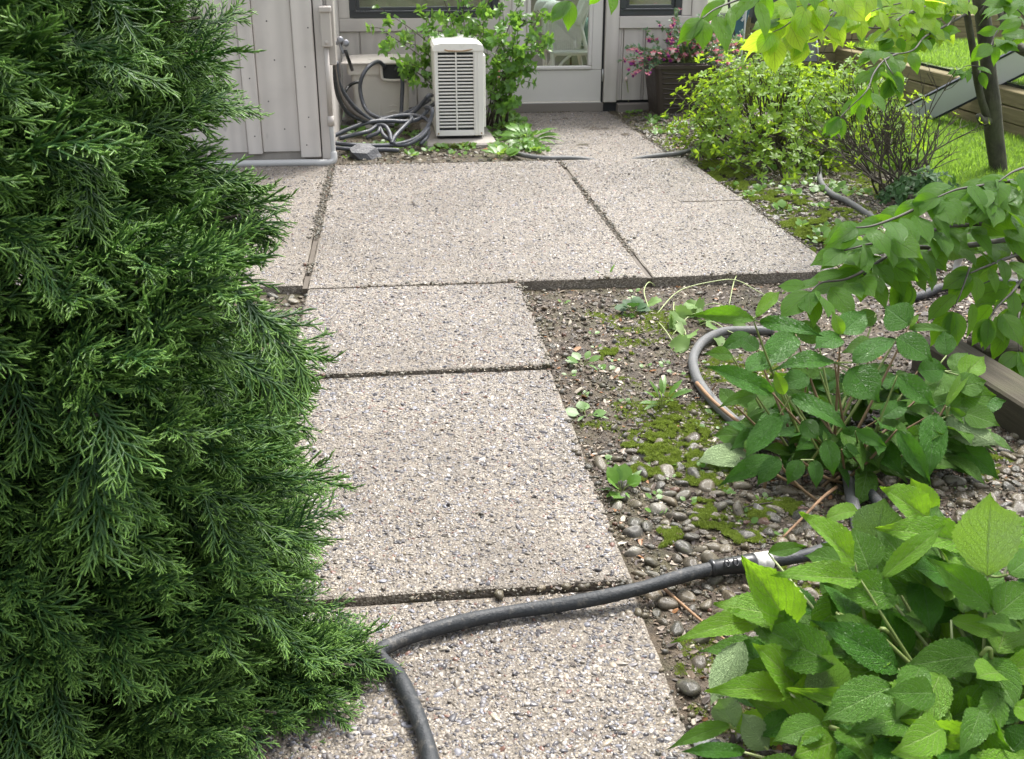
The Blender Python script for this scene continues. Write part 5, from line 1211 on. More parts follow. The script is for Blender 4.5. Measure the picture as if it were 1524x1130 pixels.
# --- front plant
fh = empty('hydrangea', (1.02, 1.5, -.05)); tag(fh, 'large bright green broad-leaved plant filling the lower right corner', 'hydrangea')
cv = Conv(920, 680, 2.512); F_ = [
 ((1380, 445), (1385, 88), 215, 1.62, 1.55, -1, 'y'), ((985, 455), (1232, 235), 75, 1.62, 1.66, 1, 'y'), ((885, 395), (690, 205), 120, 1.66, 1.62, 1, 'y'),
 ((955, 340), (1000, 148), 185, 1.78, 1.80, -1, 'm'), ((775, 235), (965, 143), 75, 1.85, 1.92, 1, 'y'), ((1165, 235), (990, 112), 120, 1.8, 1.75, 1, 'y'), ((1170, 225), (1103, 84), 105, 1.86, 1.88, 1, 'y'),
 ((1300, 325), (1015, 246), 120, 1.75, 1.66, 1, 'y'), ((905, 458), (580, 436), 95, 1.60, 1.52, 1, 'y'), ((940, 425), (878, 262), 150, 1.68, 1.74, 1, 'm'), ((1120, 420), (985, 300), 110, 1.72, 1.74, 1, 'm'),
 ((650, 655), (520, 405), 175, 1.60, 1.50, 1, 'y'), ((530, 612), (310, 612), 100, 1.58, 1.50, 1, 'y'), ((692, 875), (515, 700), 135, 1.50, 1.46, 1, 'y'), ((738, 915), (845, 665), 185, 1.50, 1.48, -1, 'm'),
 ((640, 885), (412, 822), 110, 1.47, 1.42, 1, 'y'), ((1108, 1005), (775, 838), 105, 1.42, 1.38, 1, 'y'), ((1110, 985), (1150, 790), 200, 1.44, 1.52, 1, 'm'), ((1175, 975), (1507, 1050), 100, 1.42, 1.36, 1, 'y'),
 ((1400, 565), (1228, 398), 120, 1.52, 1.50, 1, 'm'), ((1415, 590), (1560, 470), 130, 1.50, 1.52, 1, 'm'), ((1245, 610), (1455, 665), 75, 1.52, 1.48, 1, 'y'), ((1045, 795), (828, 608), 150, 1.52, 1.50, 1, 'd'),
 ((1085, 735), (990, 560), 110, 1.60, 1.62, 1, 'd'), ((1185, 620), (1255, 450), 120, 1.66, 1.68, 1, 'd'), ((800, 1065), (932, 965), 120, 1.42, 1.46, 1, 'm'), ((415, 1000), (222, 1050), 65, 1.42, 1.38, 1, 'm'),
 ((440, 1015), (352, 855), 120, 1.43, 1.44, -1, 'm'), ((560, 1095), (455, 955), 100, 1.42, 1.44, -1, 'm'), ((470, 690), (328, 945), 125, 1.52, 1.44, -1, 'm'), ((1290, 1125), (1055, 1066), 80, 1.36, 1.33, 1, 'y'),
 ((530, 1045), (705, 925), 95, 1.43, 1.47, 1, 'd'), ((1120, 825), (1345, 945), 115, 1.5, 1.42, 1, 'm'), ((1380, 985), (1560, 880), 120, 1.42, 1.44, 1, 'd'), ((1040, 520), (848, 462), 140, 1.62, 1.56, 1, 'm'), ((1255, 445), (1115, 408), 120, 1.66, 1.62, 1, 'd'),
 ((470, 1105), (262, 1085), 60, 1.38, 1.34, 1, 'd'), ((1500, 640), (1380, 595), 60, 1.48, 1.46, 1, 'm'), ((1460, 440), (1600, 330), 120, 1.6, 1.64, 1, 'm'), ((1490, 330), (1610, 240), 110, 1.75, 1.8, 1, 'y'),
 ((720, 1110), (640, 1040), 90, 1.36, 1.36, -1, 'm'), ((1440, 860), (1375, 790), 90, 1.5, 1.5, -1, 'm'), ((560, 360), (705, 330), 50, 1.85, 1.85, 1, 'm'), ((560, 735), (450, 700), 80, 1.62, 1.60, 1, 'd'), ((600, 1000), (560, 870), 90, 1.5, 1.52, -1, 'm'), ((970, 1120), (900, 1010), 100, 1.36, 1.4, 1, 'd'),
 ((1470, 1100), (1560, 1010), 110, 1.34, 1.34, 1, 'd'), ((1330, 760), (1240, 690), 100, 1.55, 1.55, 1, 'd'), ((880, 620), (790, 520), 90, 1.68, 1.7, 1, 'd'), ((1200, 1130), (1120, 1190), 110, 1.34, 1.3, 1, 'm'), ((690, 1180), (520, 1150), 110, 1.32, 1.3, 1, 'm'), ((1430, 1180), (1290, 1130), 110, 1.3, 1.3, 1, 'm')]
items = []; joints = list(hand(F_, items, None, cv, 0))
base = Vector((1.03, 1.50, -.06)); seen_ = []
for q, b in enumerate(joints):
    near = [s_ for s_ in seen_ if (s_-b).length < .05]
    b0 = base+Vector((rng.normal()*.10, rng.normal()*.08, 0))
    if near: MB().tube([near[0], (near[0]+b)/2+Vector((0, 0, -.004)), b], [.0028, .0026, .0022], 6).build('leaf_stalk', M['green_stem'], fh); continue
    seen_.append(b); mid = b0.lerp(b, .55)+Vector((0, 0, -.02))
    if q % 3 == 0 or b.z > .30: MB().tube([b0, mid, b], [.0048, .004, .0020], 7).build('stem', M['green_stem'] if q % 3 else M['pale_stem'], fh)
for q in range(290):                       # lower, shaded storeys
    a = rng.uniform(0, 6.28); r_ = math.sqrt(rng.random())*.34; p = Vector((1.02+r_*math.cos(a)*1.1, 1.50+r_*math.sin(a)*.9, rng.uniform(.02, .27))); pr = project(p)
    if pr and 1080 < pr[0] < 1215 and 770 < pr[1] < 880: continue
    if pr is None or pr[0] < 1075+max(0, 930-pr[1])*.5: continue
    d = Vector((math.cos(a)+rng.normal()*.6, math.sin(a)+rng.normal()*.6, rng.uniform(-.2, .5))).normalized(); me = (hy+hy+hyy+hyd[:1])[rng.integers(13)]
    items.append((frame(p, p+d*rng.uniform(.09, .15), Vector((0, -.45, 1))+rv(.35)), me))
    if q % 12 == 0: MB().tube([base+Vector((rng.normal()*.1, rng.normal()*.08, 0)), p-d*.02, p], .0042, 6).build('stem', M['green_stem'], fh)
place_parts(fh, items, 'leaf', 300)
# --- middle plant
mhd = empty('hydrangea', (1.27, 2.72, -.05)); tag(mhd, 'dark wet broad-leaved plant standing inside the curve of the grey hose', 'hydrangea')
cv = Conv(1000, 280, 2.569); YM = 2.62
G_ = [((310, 503), (125, 457), 65, 0, -.12, 1, 'm'), ((322, 492), (417, 387), 45, 0, .08, 1, 'y'), ((335, 512), (562, 528), 80, 0, -.1, 1, 'd'), ((645, 560), (748, 463), 100, .05, .1, 1, 'd'), ((640, 565), (552, 605), 90, .05, -.02, 1, 'd'), ((622, 668), (440, 624), 75, 0, -.1, 1, 'd'), ((690, 668), (873, 533), 100, -.05, .0, 1, 'd'),
 ((908, 525), (815, 448), 140, .15, .2, 1, 'd'), ((862, 570), (1003, 652), 110, .1, .02, 1, 'd'), ((905, 540), (1067, 515), 45, .15, .12, 1, 'm'), ((680, 690), (793, 812), 135, -.05, -.14, 1, 'd'), ((382, 782), (142, 673), 85, -.05, -.12, 1, 'd'), ((455, 797), (692, 892), 95, -.1, -.2, 1, 'd'), ((412, 868), (278, 1028), 95, -.1, -.2, 1, 'd'),
 ((590, 962), (625, 1088), 85, -.15, -.22, 1, 'd'), ((1000, 862), (1002, 1072), 115, -.05, -.2, 1, 'd'), ((1052, 872), (1228, 998), 115, 0, -.08, -1, 'm'), ((1048, 835), (1152, 658), 38, 0, .1, 1, 'y'), ((1062, 838), (1222, 845), 110, .02, .05, 1, 'm'), ((1062, 840), (1212, 948), 45, 0, -.05, 1, 'm'), ((862, 718), (1012, 832), 85, 0, -.08, 1, 'd'),
 ((860, 925), (1002, 1128), 75, -.1, -.2, 1, 'd'), ((702, 930), (822, 985), 55, -.1, -.15, 1, 'd'), ((392, 1030), (210, 1095), 85, -.12, -.2, 1, 'd'), ((410, 1032), (328, 1125), 75, -.14, -.2, 1, 'd'), ((492, 1040), (445, 1122), 75, -.16, -.2, 1, 'd'), ((542, 1040), (562, 1135), 65, -.16, -.22, 1, 'd'), ((472, 560), (350, 660), 110, .15, .02, 1, 'd'),
 ((330, 620), (255, 560), 70, .15, .2, 1, 'd'), ((275, 1000), (375, 925), 60, -.12, -.05, 1, 'm'), ((560, 590), (470, 500), 90, .2, .25, 1, 'm'), ((380, 640), (280, 700), 90, .1, .0, 1, 'd'), ((430, 790), (395, 700), 50, -.02, .0, 1, 'y'), ((650, 560), (620, 480), 50, .05, .06, 1, 'y'), ((905, 530), (935, 480), 35, .15, .15, 1, 'y'),
 ((1040, 700), (1000, 790), 100, .15, .05, 1, 'm'), ((1050, 640), (1040, 540), 70, .2, .25, 1, 'd'), ((780, 600), (690, 600), 90, .2, .15, 1, 'm'), ((880, 790), (990, 760), 80, .05, .1, 1, 'm'), ((560, 870), (640, 810), 90, .05, .1, 1, 'd'), ((730, 720), (660, 780), 80, .1, .0, 1, 'm'), ((240, 830), (180, 760), 60, .05, .1, 1, 'm'), ((320, 790), (225, 800), 60, .05, -.03, 1, 'm'),
 ((520, 720), (430, 740), 90, .1, .05, 1, 'd'), ((500, 890), (560, 960), 70, -.1, -.15, 1, 'd'), ((650, 1000), (720, 1010), 60, -.1, -.12, 1, 'd'), ((560, 690), (480, 680), 90, .15, .1, 1, 'm'), ((800, 880), (910, 800), 80, 0, .05, 1, 'd'), ((960, 960), (900, 1010), 70, -.05, -.1, 1, 'd'), ((940, 700), (1060, 690), 90, .1, .12, 1, 'd'), ((780, 480), (700, 520), 70, .3, .3, 1, 'm'), ((300, 560), (200, 600), 70, .25, .2, 1, 'd'), ((230, 640), (150, 620), 60, .2, .15, 1, 'm')]
G_ += [((1085, 765), (1205, 735), 90, .05, .05, 1, 'm'), ((1100, 805), (1240, 790), 95, .05, .0, 1, 'm'), ((1110, 720), (1195, 640), 85, .1, .15, 1, 'y'), ((1070, 700), (1130, 600), 80, .15, .2, 1, 'm'), ((1120, 860), (1250, 900), 90, .0, -.08, 1, 'm'), ((1060, 740), (1160, 700), 85, .2, .2, 1, 'm')]
G_ = [(a, b, w_, YM+y0, YM+y1, f, k_) for a, b, w_, y0, y1, f, k_ in G_]
items = []; joints = list(hand(G_, items, None, cv, 0)); base = Vector((1.24, 2.66, -.06)); seen_ = []
for q, b in enumerate(joints):
    near = [s_ for s_ in seen_ if (s_-b).length < .06]
    if near: MB().tube([near[0], (near[0]+b)/2, b], [.0028, .0026, .0022], 6).build('leaf_stalk', M['green_stem'], mhd); continue
    seen_.append(b); b0 = base+Vector((rng.normal()*.07, rng.normal()*.06, 0)); mid = b0.lerp(b, .55)+Vector((0, 0, -.015))
    MB().tube([b0, mid, b], [.0046, .004, .0022], 7).build('stem', M['red_stem'] if q % 2 else M['green_stem'], mhd)
for q in range(9):
    b0 = base+Vector((rng.normal()*.09, rng.normal()*.06-.03, 0)); MB().tube([b0, b0+Vector((rng.normal()*.05, rng.normal()*.04, rng.uniform(.06, .14)))], [.005, .0045], 6, False).build('cut_stem', M['red_stem'], mhd)
for q in range(190):
    a = rng.uniform(0, 6.28); r_ = math.sqrt(rng.random())*.36; p = Vector((1.36+r_*math.cos(a)*.85, 2.80+r_*math.sin(a)*.75, rng.uniform(.0, .16)*(1.1-r_))); d = Vector((math.cos(a)+rng.normal()*.5, math.sin(a)+rng.normal()*.5, rng.uniform(-.2, .4))).normalized()
    items.append((frame(p, p+d*rng.uniform(.09, .15), Vector((0, -.45, 1))+rv(.35)), (hyd[:2]+hy)[rng.integers(6)]))
place_parts(mhd, items, 'leaf', 300)

# ================================================================== DOGWOODS
dg = [leaf_mesh('leaf', M['dog'], w_, .48, 6, 12, 0, 9, .10, dr, .008, tw, 2, 6, i, .03) for i, (w_, dr, tw) in enumerate(((.60, .15, 0), (.56, .3, .25), (.66, .22, -.3), (.55, .4, .1)))]
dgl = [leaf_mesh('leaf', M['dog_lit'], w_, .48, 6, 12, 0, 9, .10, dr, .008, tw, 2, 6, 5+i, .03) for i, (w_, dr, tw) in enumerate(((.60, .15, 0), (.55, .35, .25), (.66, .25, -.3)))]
def bough(pts, r0, root, items, meshes, Lr, gap, mat=None, droop=.5, t0=0.1, name='branch', up=Vector((0, -.55, 1)), pair=2):
    P = [Vector(p) for p in pts]; n_ = len(P); MB().tube(P, [r0*(1-.72*i/(n_-1)) for i in range(n_)], 7).build(name, mat or M['dog_stem'], root)
    Q, _ = crv(P, [0]*n_, 8); acc = 0; tot = sum((Q[i+1]-Q[i]).length for i in range(len(Q)-1)); run = 0
    for i in range(len(Q)-1):
        s_ = (Q[i+1]-Q[i]); run += s_.length; acc += s_.length
        if run < t0*tot: continue
        while acc > gap:
            acc -= gap*rng.uniform(.7, 1.4); d = s_.normalized(); sdv = d.cross(Vector((0, 0, 1))).normalized()
            for sg in ((1, -1) if pair == 2 else (rng.choice([-1, 1]),)):
                p = Q[i]+rv(.01); dd = (d*rng.uniform(.1, .9)+sdv*sg*rng.uniform(.5, 1.1)+Vector((0, 0, -droop*rng.uniform(.2, 1.5)))+rv(.15)).normalized(); pet = p+dd*rng.uniform(.008, .03); L_ = rng.uniform(*Lr)
                items.append((frame(pet, pet+dd*L_, up+rv(.35)), meshes[rng.integers(len(meshes))]))
    d = (Q[-1]-Q[-2]).normalized()
    for sg in (-1, 0, 1):
        dd = (d+Vector((sg*.5, 0, -droop*.6))+rv(.2)).normalized(); items.append((frame(Q[-1], Q[-1]+dd*rng.uniform(*Lr), up+rv(.3)), meshes[rng.integers(len(meshes))]))
dt = empty('dogwood_tree', (3.92, 6.62, -.04)); tag(dt, 'dogwood tree with forked trunk and sunlit leaves at the edge of the lawn', 'tree')
T = lambda px, py, y: at(px, py, y)
tk = MB(); tk.tube([(3.94, 6.62, -.08), T(1486, 250, 6.62), T(1479, 195, 6.62), T(1477, 155, 6.6), T(1472, 111, 6.6), T(1466, 50, 6.6), T(1459, 0, 6.6), T(1450, -60, 6.6), T(1435, -180, 6.6)], [.07, .054, .058, .052, .046, .046, .046, .043, .035], 16); tk.build('trunk', M['dog_bark'], dt)
tk = MB(); tk.tube([T(1476, 182, 6.62), T(1466, 165, 6.58), T(1455, 125, 6.55), T(1449, 80, 6.52), T(1438, 15, 6.5), T(1431, -30, 6.5), T(1418, -150, 6.5)], [.036, .025, .022, .021, .021, .02, .016], 12); tk.build('stem', M['dog_bark'], dt)
tk = MB(); tk.tube([T(1472, 180, 6.60), T(1462, 180, 6.55), T(1456, 172, 6.52)], [.035, .026, .018], 10); tk.build('stub', M['dog_bark'], dt)
tk = MB(); tk.tube([T(1466, 20, 6.55), T(1482, 5, 6.4), T(1494, 20, 6.25), T(1500, 45, 6.15), T(1510, 65, 6.05), T(1535, 80, 5.95), T(1580, 80, 5.8)], [.036, .034, .034, .033, .03, .028, .02], 12); tk.build('branch', M['dog_bark'], dt)
items = []
B = lambda pts: [T(*p) for p in pts]
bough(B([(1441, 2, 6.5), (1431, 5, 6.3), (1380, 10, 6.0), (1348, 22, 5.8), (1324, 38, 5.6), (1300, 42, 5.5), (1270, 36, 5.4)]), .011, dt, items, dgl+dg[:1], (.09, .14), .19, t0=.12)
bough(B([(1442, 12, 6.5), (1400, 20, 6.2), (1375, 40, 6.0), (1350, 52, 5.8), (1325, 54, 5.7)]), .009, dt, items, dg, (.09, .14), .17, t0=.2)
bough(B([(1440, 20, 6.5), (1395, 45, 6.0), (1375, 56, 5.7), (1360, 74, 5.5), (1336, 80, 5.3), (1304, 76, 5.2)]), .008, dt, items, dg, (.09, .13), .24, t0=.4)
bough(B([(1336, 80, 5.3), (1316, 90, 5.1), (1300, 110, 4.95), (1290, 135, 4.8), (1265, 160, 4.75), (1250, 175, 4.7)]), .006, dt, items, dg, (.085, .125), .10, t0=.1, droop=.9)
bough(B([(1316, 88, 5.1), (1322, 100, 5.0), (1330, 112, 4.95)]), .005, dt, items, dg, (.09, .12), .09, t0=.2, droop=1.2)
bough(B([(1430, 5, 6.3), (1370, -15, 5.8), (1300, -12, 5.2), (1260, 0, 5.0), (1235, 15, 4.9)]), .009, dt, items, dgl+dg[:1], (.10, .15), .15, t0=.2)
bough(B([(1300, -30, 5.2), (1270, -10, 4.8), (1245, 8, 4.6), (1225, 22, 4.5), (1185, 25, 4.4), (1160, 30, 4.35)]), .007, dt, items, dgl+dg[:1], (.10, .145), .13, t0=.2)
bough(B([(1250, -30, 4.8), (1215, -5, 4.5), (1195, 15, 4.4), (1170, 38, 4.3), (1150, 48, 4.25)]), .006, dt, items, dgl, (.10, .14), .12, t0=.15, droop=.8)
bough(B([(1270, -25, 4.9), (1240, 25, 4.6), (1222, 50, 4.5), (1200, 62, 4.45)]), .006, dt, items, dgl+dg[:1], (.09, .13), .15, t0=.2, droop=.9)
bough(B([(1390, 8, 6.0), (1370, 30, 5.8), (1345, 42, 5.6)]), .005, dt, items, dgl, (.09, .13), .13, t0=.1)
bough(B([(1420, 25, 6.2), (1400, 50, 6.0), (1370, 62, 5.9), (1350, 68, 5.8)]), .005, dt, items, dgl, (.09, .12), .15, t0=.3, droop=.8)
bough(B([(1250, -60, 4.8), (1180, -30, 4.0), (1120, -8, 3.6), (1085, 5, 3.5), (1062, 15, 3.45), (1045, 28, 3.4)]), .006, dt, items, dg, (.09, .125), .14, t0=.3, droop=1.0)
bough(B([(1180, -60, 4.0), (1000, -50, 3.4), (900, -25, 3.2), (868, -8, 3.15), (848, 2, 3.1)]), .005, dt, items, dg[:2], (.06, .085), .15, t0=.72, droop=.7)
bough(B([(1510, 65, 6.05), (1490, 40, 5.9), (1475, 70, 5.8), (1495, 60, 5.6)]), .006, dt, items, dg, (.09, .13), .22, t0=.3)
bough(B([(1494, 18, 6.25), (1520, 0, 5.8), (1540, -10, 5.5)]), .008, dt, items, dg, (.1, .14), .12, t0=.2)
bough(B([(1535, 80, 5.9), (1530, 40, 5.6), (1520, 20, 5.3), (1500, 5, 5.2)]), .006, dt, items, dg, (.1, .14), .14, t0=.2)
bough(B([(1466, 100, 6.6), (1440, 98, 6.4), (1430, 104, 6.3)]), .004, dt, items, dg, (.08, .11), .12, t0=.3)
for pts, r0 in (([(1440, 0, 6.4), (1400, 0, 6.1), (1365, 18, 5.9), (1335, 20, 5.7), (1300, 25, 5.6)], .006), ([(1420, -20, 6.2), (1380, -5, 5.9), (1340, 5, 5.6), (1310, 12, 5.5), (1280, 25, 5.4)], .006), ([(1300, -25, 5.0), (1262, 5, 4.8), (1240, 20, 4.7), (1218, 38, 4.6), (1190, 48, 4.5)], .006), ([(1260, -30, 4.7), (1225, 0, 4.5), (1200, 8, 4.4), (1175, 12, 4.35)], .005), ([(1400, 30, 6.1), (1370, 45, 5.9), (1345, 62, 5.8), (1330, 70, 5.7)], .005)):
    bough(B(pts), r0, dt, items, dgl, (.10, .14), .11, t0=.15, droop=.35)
place_parts(dt, items, 'leaf', 300)
# low dogwood reaching in from the right
dl = empty('dogwood_sapling', (2.75, 3.75, -.06)); tag(dl, 'low wet dogwood boughs reaching in from the right above the mulch', 'small tree'); items = []
cz = Conv(1180, 240, 3.532); Z = lambda pts: [T(*cz(a, b), y) for a, b, y in pts]
MB().tube([(2.80, 3.75, -.1), T(1524, 380, 3.7), T(1519, 345, 3.68), T(1530, 300, 3.65), T(1545, 250, 3.6)], [.035, .03, .028, .025, .02], 10).build('trunk', M['dog_bark'], dl)
LD = (.085, .135)
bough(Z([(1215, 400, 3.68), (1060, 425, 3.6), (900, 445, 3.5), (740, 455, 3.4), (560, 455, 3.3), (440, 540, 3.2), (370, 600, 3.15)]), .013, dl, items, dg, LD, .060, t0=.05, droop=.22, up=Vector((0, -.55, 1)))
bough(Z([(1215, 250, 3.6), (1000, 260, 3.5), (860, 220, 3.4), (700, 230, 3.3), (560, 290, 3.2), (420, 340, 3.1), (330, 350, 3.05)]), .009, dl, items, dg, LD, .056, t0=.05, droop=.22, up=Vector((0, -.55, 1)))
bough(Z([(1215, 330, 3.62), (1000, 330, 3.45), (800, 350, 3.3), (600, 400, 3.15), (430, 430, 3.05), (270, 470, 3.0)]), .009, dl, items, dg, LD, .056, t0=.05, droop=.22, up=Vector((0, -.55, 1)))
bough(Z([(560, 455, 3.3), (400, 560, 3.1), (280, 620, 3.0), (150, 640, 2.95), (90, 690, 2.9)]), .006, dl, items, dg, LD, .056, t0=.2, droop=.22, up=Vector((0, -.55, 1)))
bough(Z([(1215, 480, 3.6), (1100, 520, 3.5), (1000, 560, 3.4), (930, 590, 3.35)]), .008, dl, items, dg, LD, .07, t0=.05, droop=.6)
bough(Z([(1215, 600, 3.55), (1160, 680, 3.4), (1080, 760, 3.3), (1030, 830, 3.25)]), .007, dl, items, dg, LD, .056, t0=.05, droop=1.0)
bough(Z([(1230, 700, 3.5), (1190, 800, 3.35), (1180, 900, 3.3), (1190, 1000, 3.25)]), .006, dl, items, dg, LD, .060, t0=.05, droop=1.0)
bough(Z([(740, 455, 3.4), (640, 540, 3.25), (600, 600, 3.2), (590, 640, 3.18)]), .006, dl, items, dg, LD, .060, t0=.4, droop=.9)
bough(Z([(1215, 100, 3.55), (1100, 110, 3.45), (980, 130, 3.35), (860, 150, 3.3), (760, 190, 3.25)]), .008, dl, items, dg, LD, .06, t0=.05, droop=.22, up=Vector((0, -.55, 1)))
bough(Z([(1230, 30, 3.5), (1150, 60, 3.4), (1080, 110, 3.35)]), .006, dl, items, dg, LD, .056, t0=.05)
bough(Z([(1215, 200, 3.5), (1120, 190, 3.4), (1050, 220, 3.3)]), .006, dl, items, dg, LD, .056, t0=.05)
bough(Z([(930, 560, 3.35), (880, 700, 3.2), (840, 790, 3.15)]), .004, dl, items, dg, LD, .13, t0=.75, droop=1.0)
place_parts(dl, items, 'leaf', 300)

# ================================================================== CONIFER
def spray(seed, L=.19, mat='conifer'):
    q = np.random.default_rng(seed); V = []; F = []; A_ = []
    def seg(a, b, r0, r1, t0, t1):
        d = (b-a).normalized(); u = d.orthogonal().normalized(); v = d.cross(u); k0 = len(V)
        for c, r_, t_ in ((a, r0, t0), (b, r1, t1)):
            for i in range(3):
                an = 2.094*i; V.append(c+(u*math.cos(an)+v*math.sin(an))*r_); A_.append(t_)
        for i in range(3): F.append((k0+i, k0+(i+1) % 3, k0+3+(i+1) % 3, k0+3+i))
    def axis(p, d, sidev, L_, r_, lv, t0, t1):
        nrm = d.cross(sidev).normalized(); N = max(2, int(L_/(.015 if lv == 2 else .0080 if lv == 1 else .012))); sg = 1 if q.random() < .5 else -1; cur = p; dd = d
        for i in range(N):
            f = (i+1)/N; nd = (dd+nrm*q.normal()*.10+sidev*q.normal()*.06-Vector((0, 0, .05 if lv == 2 else .0))).normalized(); nx = cur+nd*(L_/N); ta = t0+(t1-t0)*(i/N); tb_ = t0+(t1-t0)*f
            seg(cur, nx, r_*(1-.35*i/N), r_*(1-.35*f)*(1 if i < N-1 else .45), ta, tb_); dd = nd; cur = nx
            if lv > 0 and i < N-1 or (lv > 0 and i == 0):
                for s_ in ((sg,) if lv == 1 else (sg, -sg) if q.random() < .5 else (sg,)):
                    sd_ = (nd*.78+sidev*s_*q.uniform(.36, .58)+nrm*q.normal()*.16).normalized(); ll_ = L_*(.52 if lv == 2 else .30)*(1-.62*f)*q.uniform(.75, 1.2)+.007
                    axis(cur, sd_, (sidev-sd_*sidev.dot(sd_)).normalized(), ll_, r_*.82, lv-1, tb_*.6, min(1, tb_*.6+.5) if lv == 2 else 1.0)
                sg = -sg
    axis(Vector((0, 0, 0)), Vector((0, 1, 0)), Vector((1, 0, 0)), L, .0027, 2, 0, .8)
    A2 = np.clip((np.array(A_)-.50)/.5, 0, 1)**1.15
    return mesh_of('spray', V, F, M[mat], True, None, {'tip': A2})
pass
sp = [spray(i, .17+.02*(i % 3)) for i in range(8)]; spd = [spray(20+i, .15, 'conifer_dead') for i in range(2)]
cn = empty('conifer', (-.93, 1.98, -.06)); tag(cn, 'dense dark green conifer with feathery flat sprays filling the left side', 'conifer')
CX, CY, CH = -.93, 1.98, 2.3
def crad(z, a):
    base_ = .57+.06*math.exp(-((z-.16)/.2)**2)-.05*max(0, z-.5)
    if z > 1.6: base_ *= max(0, 1-(z-1.6)/.85)**.7
    return base_*(1+.10*math.sin(a*3+z*4)+.06*math.sin(a*7-z*9))
MB().tube([(CX, CY, -.1), (CX+.02, CY, .6), (CX-.02, CY+.02, 1.3), (CX, CY, 2.2)], [.06, .045, .032, .008], 10).build('trunk', M['bark'], cn)
items = []
extra = [(592, 965, 1.86, .2), (600, 985, 1.82, .2), (585, 1000, 1.80, .2), (560, 950, 1.88, .2), (440, 1100, 1.55, .2), (390, 1140, 1.5, .2), (320, 1150, 1.5, .2), (480, 1070, 1.62, .2), (250, 1150, 1.5, .2), (410, 1060, 1.6, .2), (330, 1090, 1.5, .2), (590, 985, 1.80, .22), (480, 560, 2.25, .2), (470, 640, 2.3, .2), (460, 720, 2.2, .2), (450, 900, 1.9, .2), (440, 300, 2.2, .2), (425, 250, 2.3, .2), (550, 1030, 1.75, .18), (385, 60, 2.1, .2), (395, 140, 2.2, .2), (380, 10, 2.1, .2), (430, 590, 2.15, .2), (450, 790, 2.1, .2), (520, 960, 1.85, .2), (470, 520, 2.3, .15)]
clumps = []
n_c = 370
for i in range(n_c):
    z = 2.25*((i+.5)/n_c)**1.12; a = i*2.39996+rng.normal()*.2; clumps.append((z, a, rng.uniform(.80, 1.08)))
bm_ = MB()
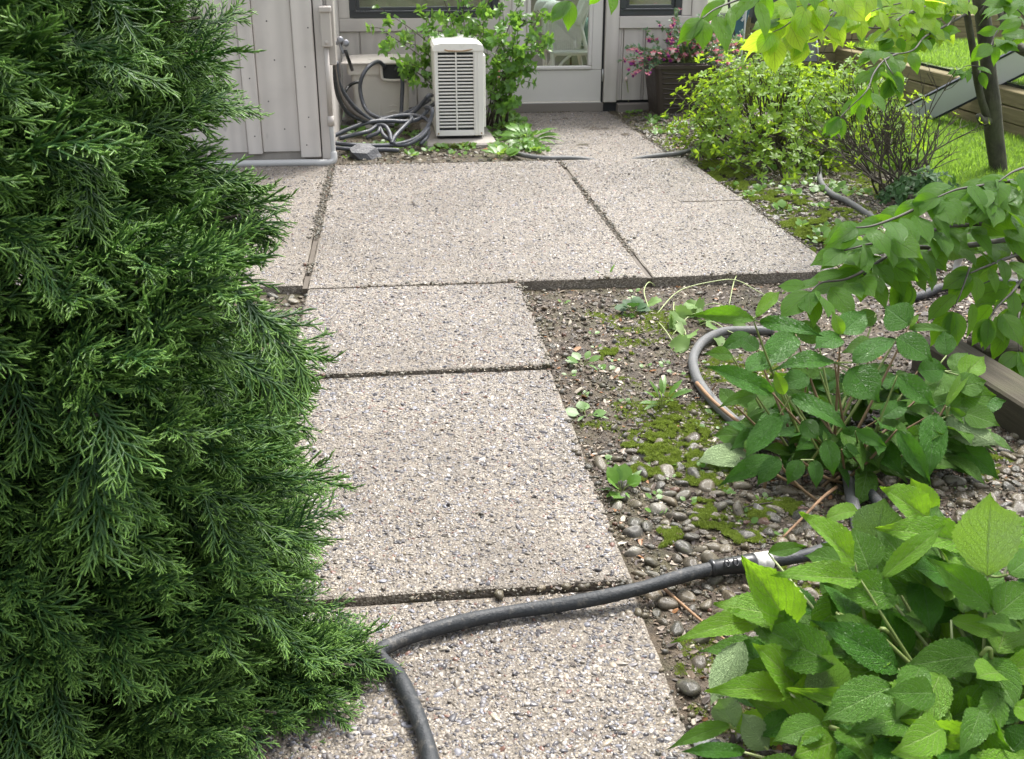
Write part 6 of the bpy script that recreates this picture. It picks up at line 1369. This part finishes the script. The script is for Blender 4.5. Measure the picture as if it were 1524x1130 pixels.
for ci, (z, a, k_) in enumerate(clumps):
    r_ = crad(z, a)*k_; tip = Vector((CX+r_*math.cos(a), CY+r_*math.sin(a), z+.03)); out = Vector((math.cos(a), math.sin(a), rng.uniform(-.05, .5)))
    facing = (tip-Vector((CX, CY, z))).dot(Vector((.42, -.9, 0))) > -.25 or math.cos(a) > -.1
    b0 = Vector((CX, CY, max(.0, z-.18))); mid = b0.lerp(tip, .55)+Vector((0, 0, .02))
    if ci % 2 == 0:
        br = MB().tube([b0, mid, tip-out*.08], [.010, .006, .003], 5); br.build('branch', M['bark'], cn)
    hole = (.46 < z < .98) and (-1.75 < math.atan2(math.sin(a), math.cos(a)) < -.88)
    m_ = (15 if facing else 7)
    if hole: m_ = 4 if rng.random() < .5 else 1
    for q in range(m_):
        d = (out.normalized()+rv(.42)+Vector((0, 0, .06))).normalized(); s_ = rng.uniform(.75, 1.2)
        p = tip-out.normalized()*rng.uniform(.05, .20)+rv(.05); n_ = (Vector((0, 0, 1))+rv(.42)+out*.2)
        items.append((frame(p, p+d, n_, s_) @ Matrix.Scale(s_, 4) if False else Matrix.LocRotScale(p, frame(p, p+d, n_).to_quaternion(), Vector((s_, s_, s_))), sp[rng.integers(8)]))
    for q in range(3 if hole else 1):
        p = tip-out.normalized()*rng.uniform(.22, .36)+rv(.05); d = (out.normalized()+rv(.5)).normalized(); items.append((Matrix.LocRotScale(p, frame(p, p+d, Vector((0, 0, 1))+rv(.6)).to_quaternion(), Vector((1,)*3)), (spd if rng.random() < (.45 if hole else .10) else sp)[rng.integers(2)]))
for px, py, y_, ln in extra:
    t_ = at(px, py, y_); c_ = Vector((CX, CY, t_.z-.12)); out = (t_-c_).normalized(); MB().tube([c_, c_.lerp(t_, .5)+Vector((0, 0, .01)), t_-out*.1], [.009, .006, .003], 5).build('branch', M['bark'], cn)
    for q in range(20):
        d = (out+rv(.30)+Vector((0, 0, .03))).normalized(); s_ = rng.uniform(.7, 1.05); p = t_-out*rng.uniform(.20, .42)+rv(.03)
        items.append((Matrix.LocRotScale(p, frame(p, p+d, Vector((0, 0, 1))+rv(.5)).to_quaternion(), Vector((s_,)*3)), sp[rng.integers(8)]))
EY = [-80, 0, 100, 200, 250, 300, 400, 440, 500, 580, 640, 700, 780, 820, 870, 940, 985, 1040, 1100, 1200]
EX = [372, 385, 392, 400, 428, 445, 432, 415, 490, 508, 500, 488, 478, 455, 468, 580, 610, 560, 475, 445]
kept = []
for m_, me in items:                       # the bush is clipped back along the path
    pr = project(m_ @ Vector((0, .16, 0)))
    if pr and -80 < pr[1] < 1200 and pr[0] > np.interp(pr[1], EY, EX)+rng.normal()*8: continue
    kept.append((m_, me))
items = kept
place_parts(cn, items, 'spray', 300, 'foliage')
# small red-flowered plant glimpsed behind it
rf = empty('red_flower_plant', (-1.35, 3.45, -.03)); tag(rf, 'small red-flowered plant glimpsed through the gaps of the conifer', 'flower plant'); items = []
rfm = [flower_mesh('flower', ('petal_red', 'petal_red'), 9)]
for q in range(26):
    p = Vector((-1.35+rng.normal()*.14, 3.35+rng.normal()*.12, .02+abs(rng.normal())*.08)); items.append((Matrix.LocRotScale(p, Euler((rng.normal()+2.4, rng.normal(), rng.uniform(0, 6))), Vector((.022,)*3)), rfm[0]))
place_parts(rf, items, 'flower', 60); items = []
for q in range(60):
    p = Vector((-1.35+rng.normal()*.16, 3.38+rng.normal()*.14, abs(rng.normal())*.06)); sprig(p, Vector((0, 0, 1)), items, cl_m, (.02, .04), 3)
place_parts(rf, items, 'leaf', 20)
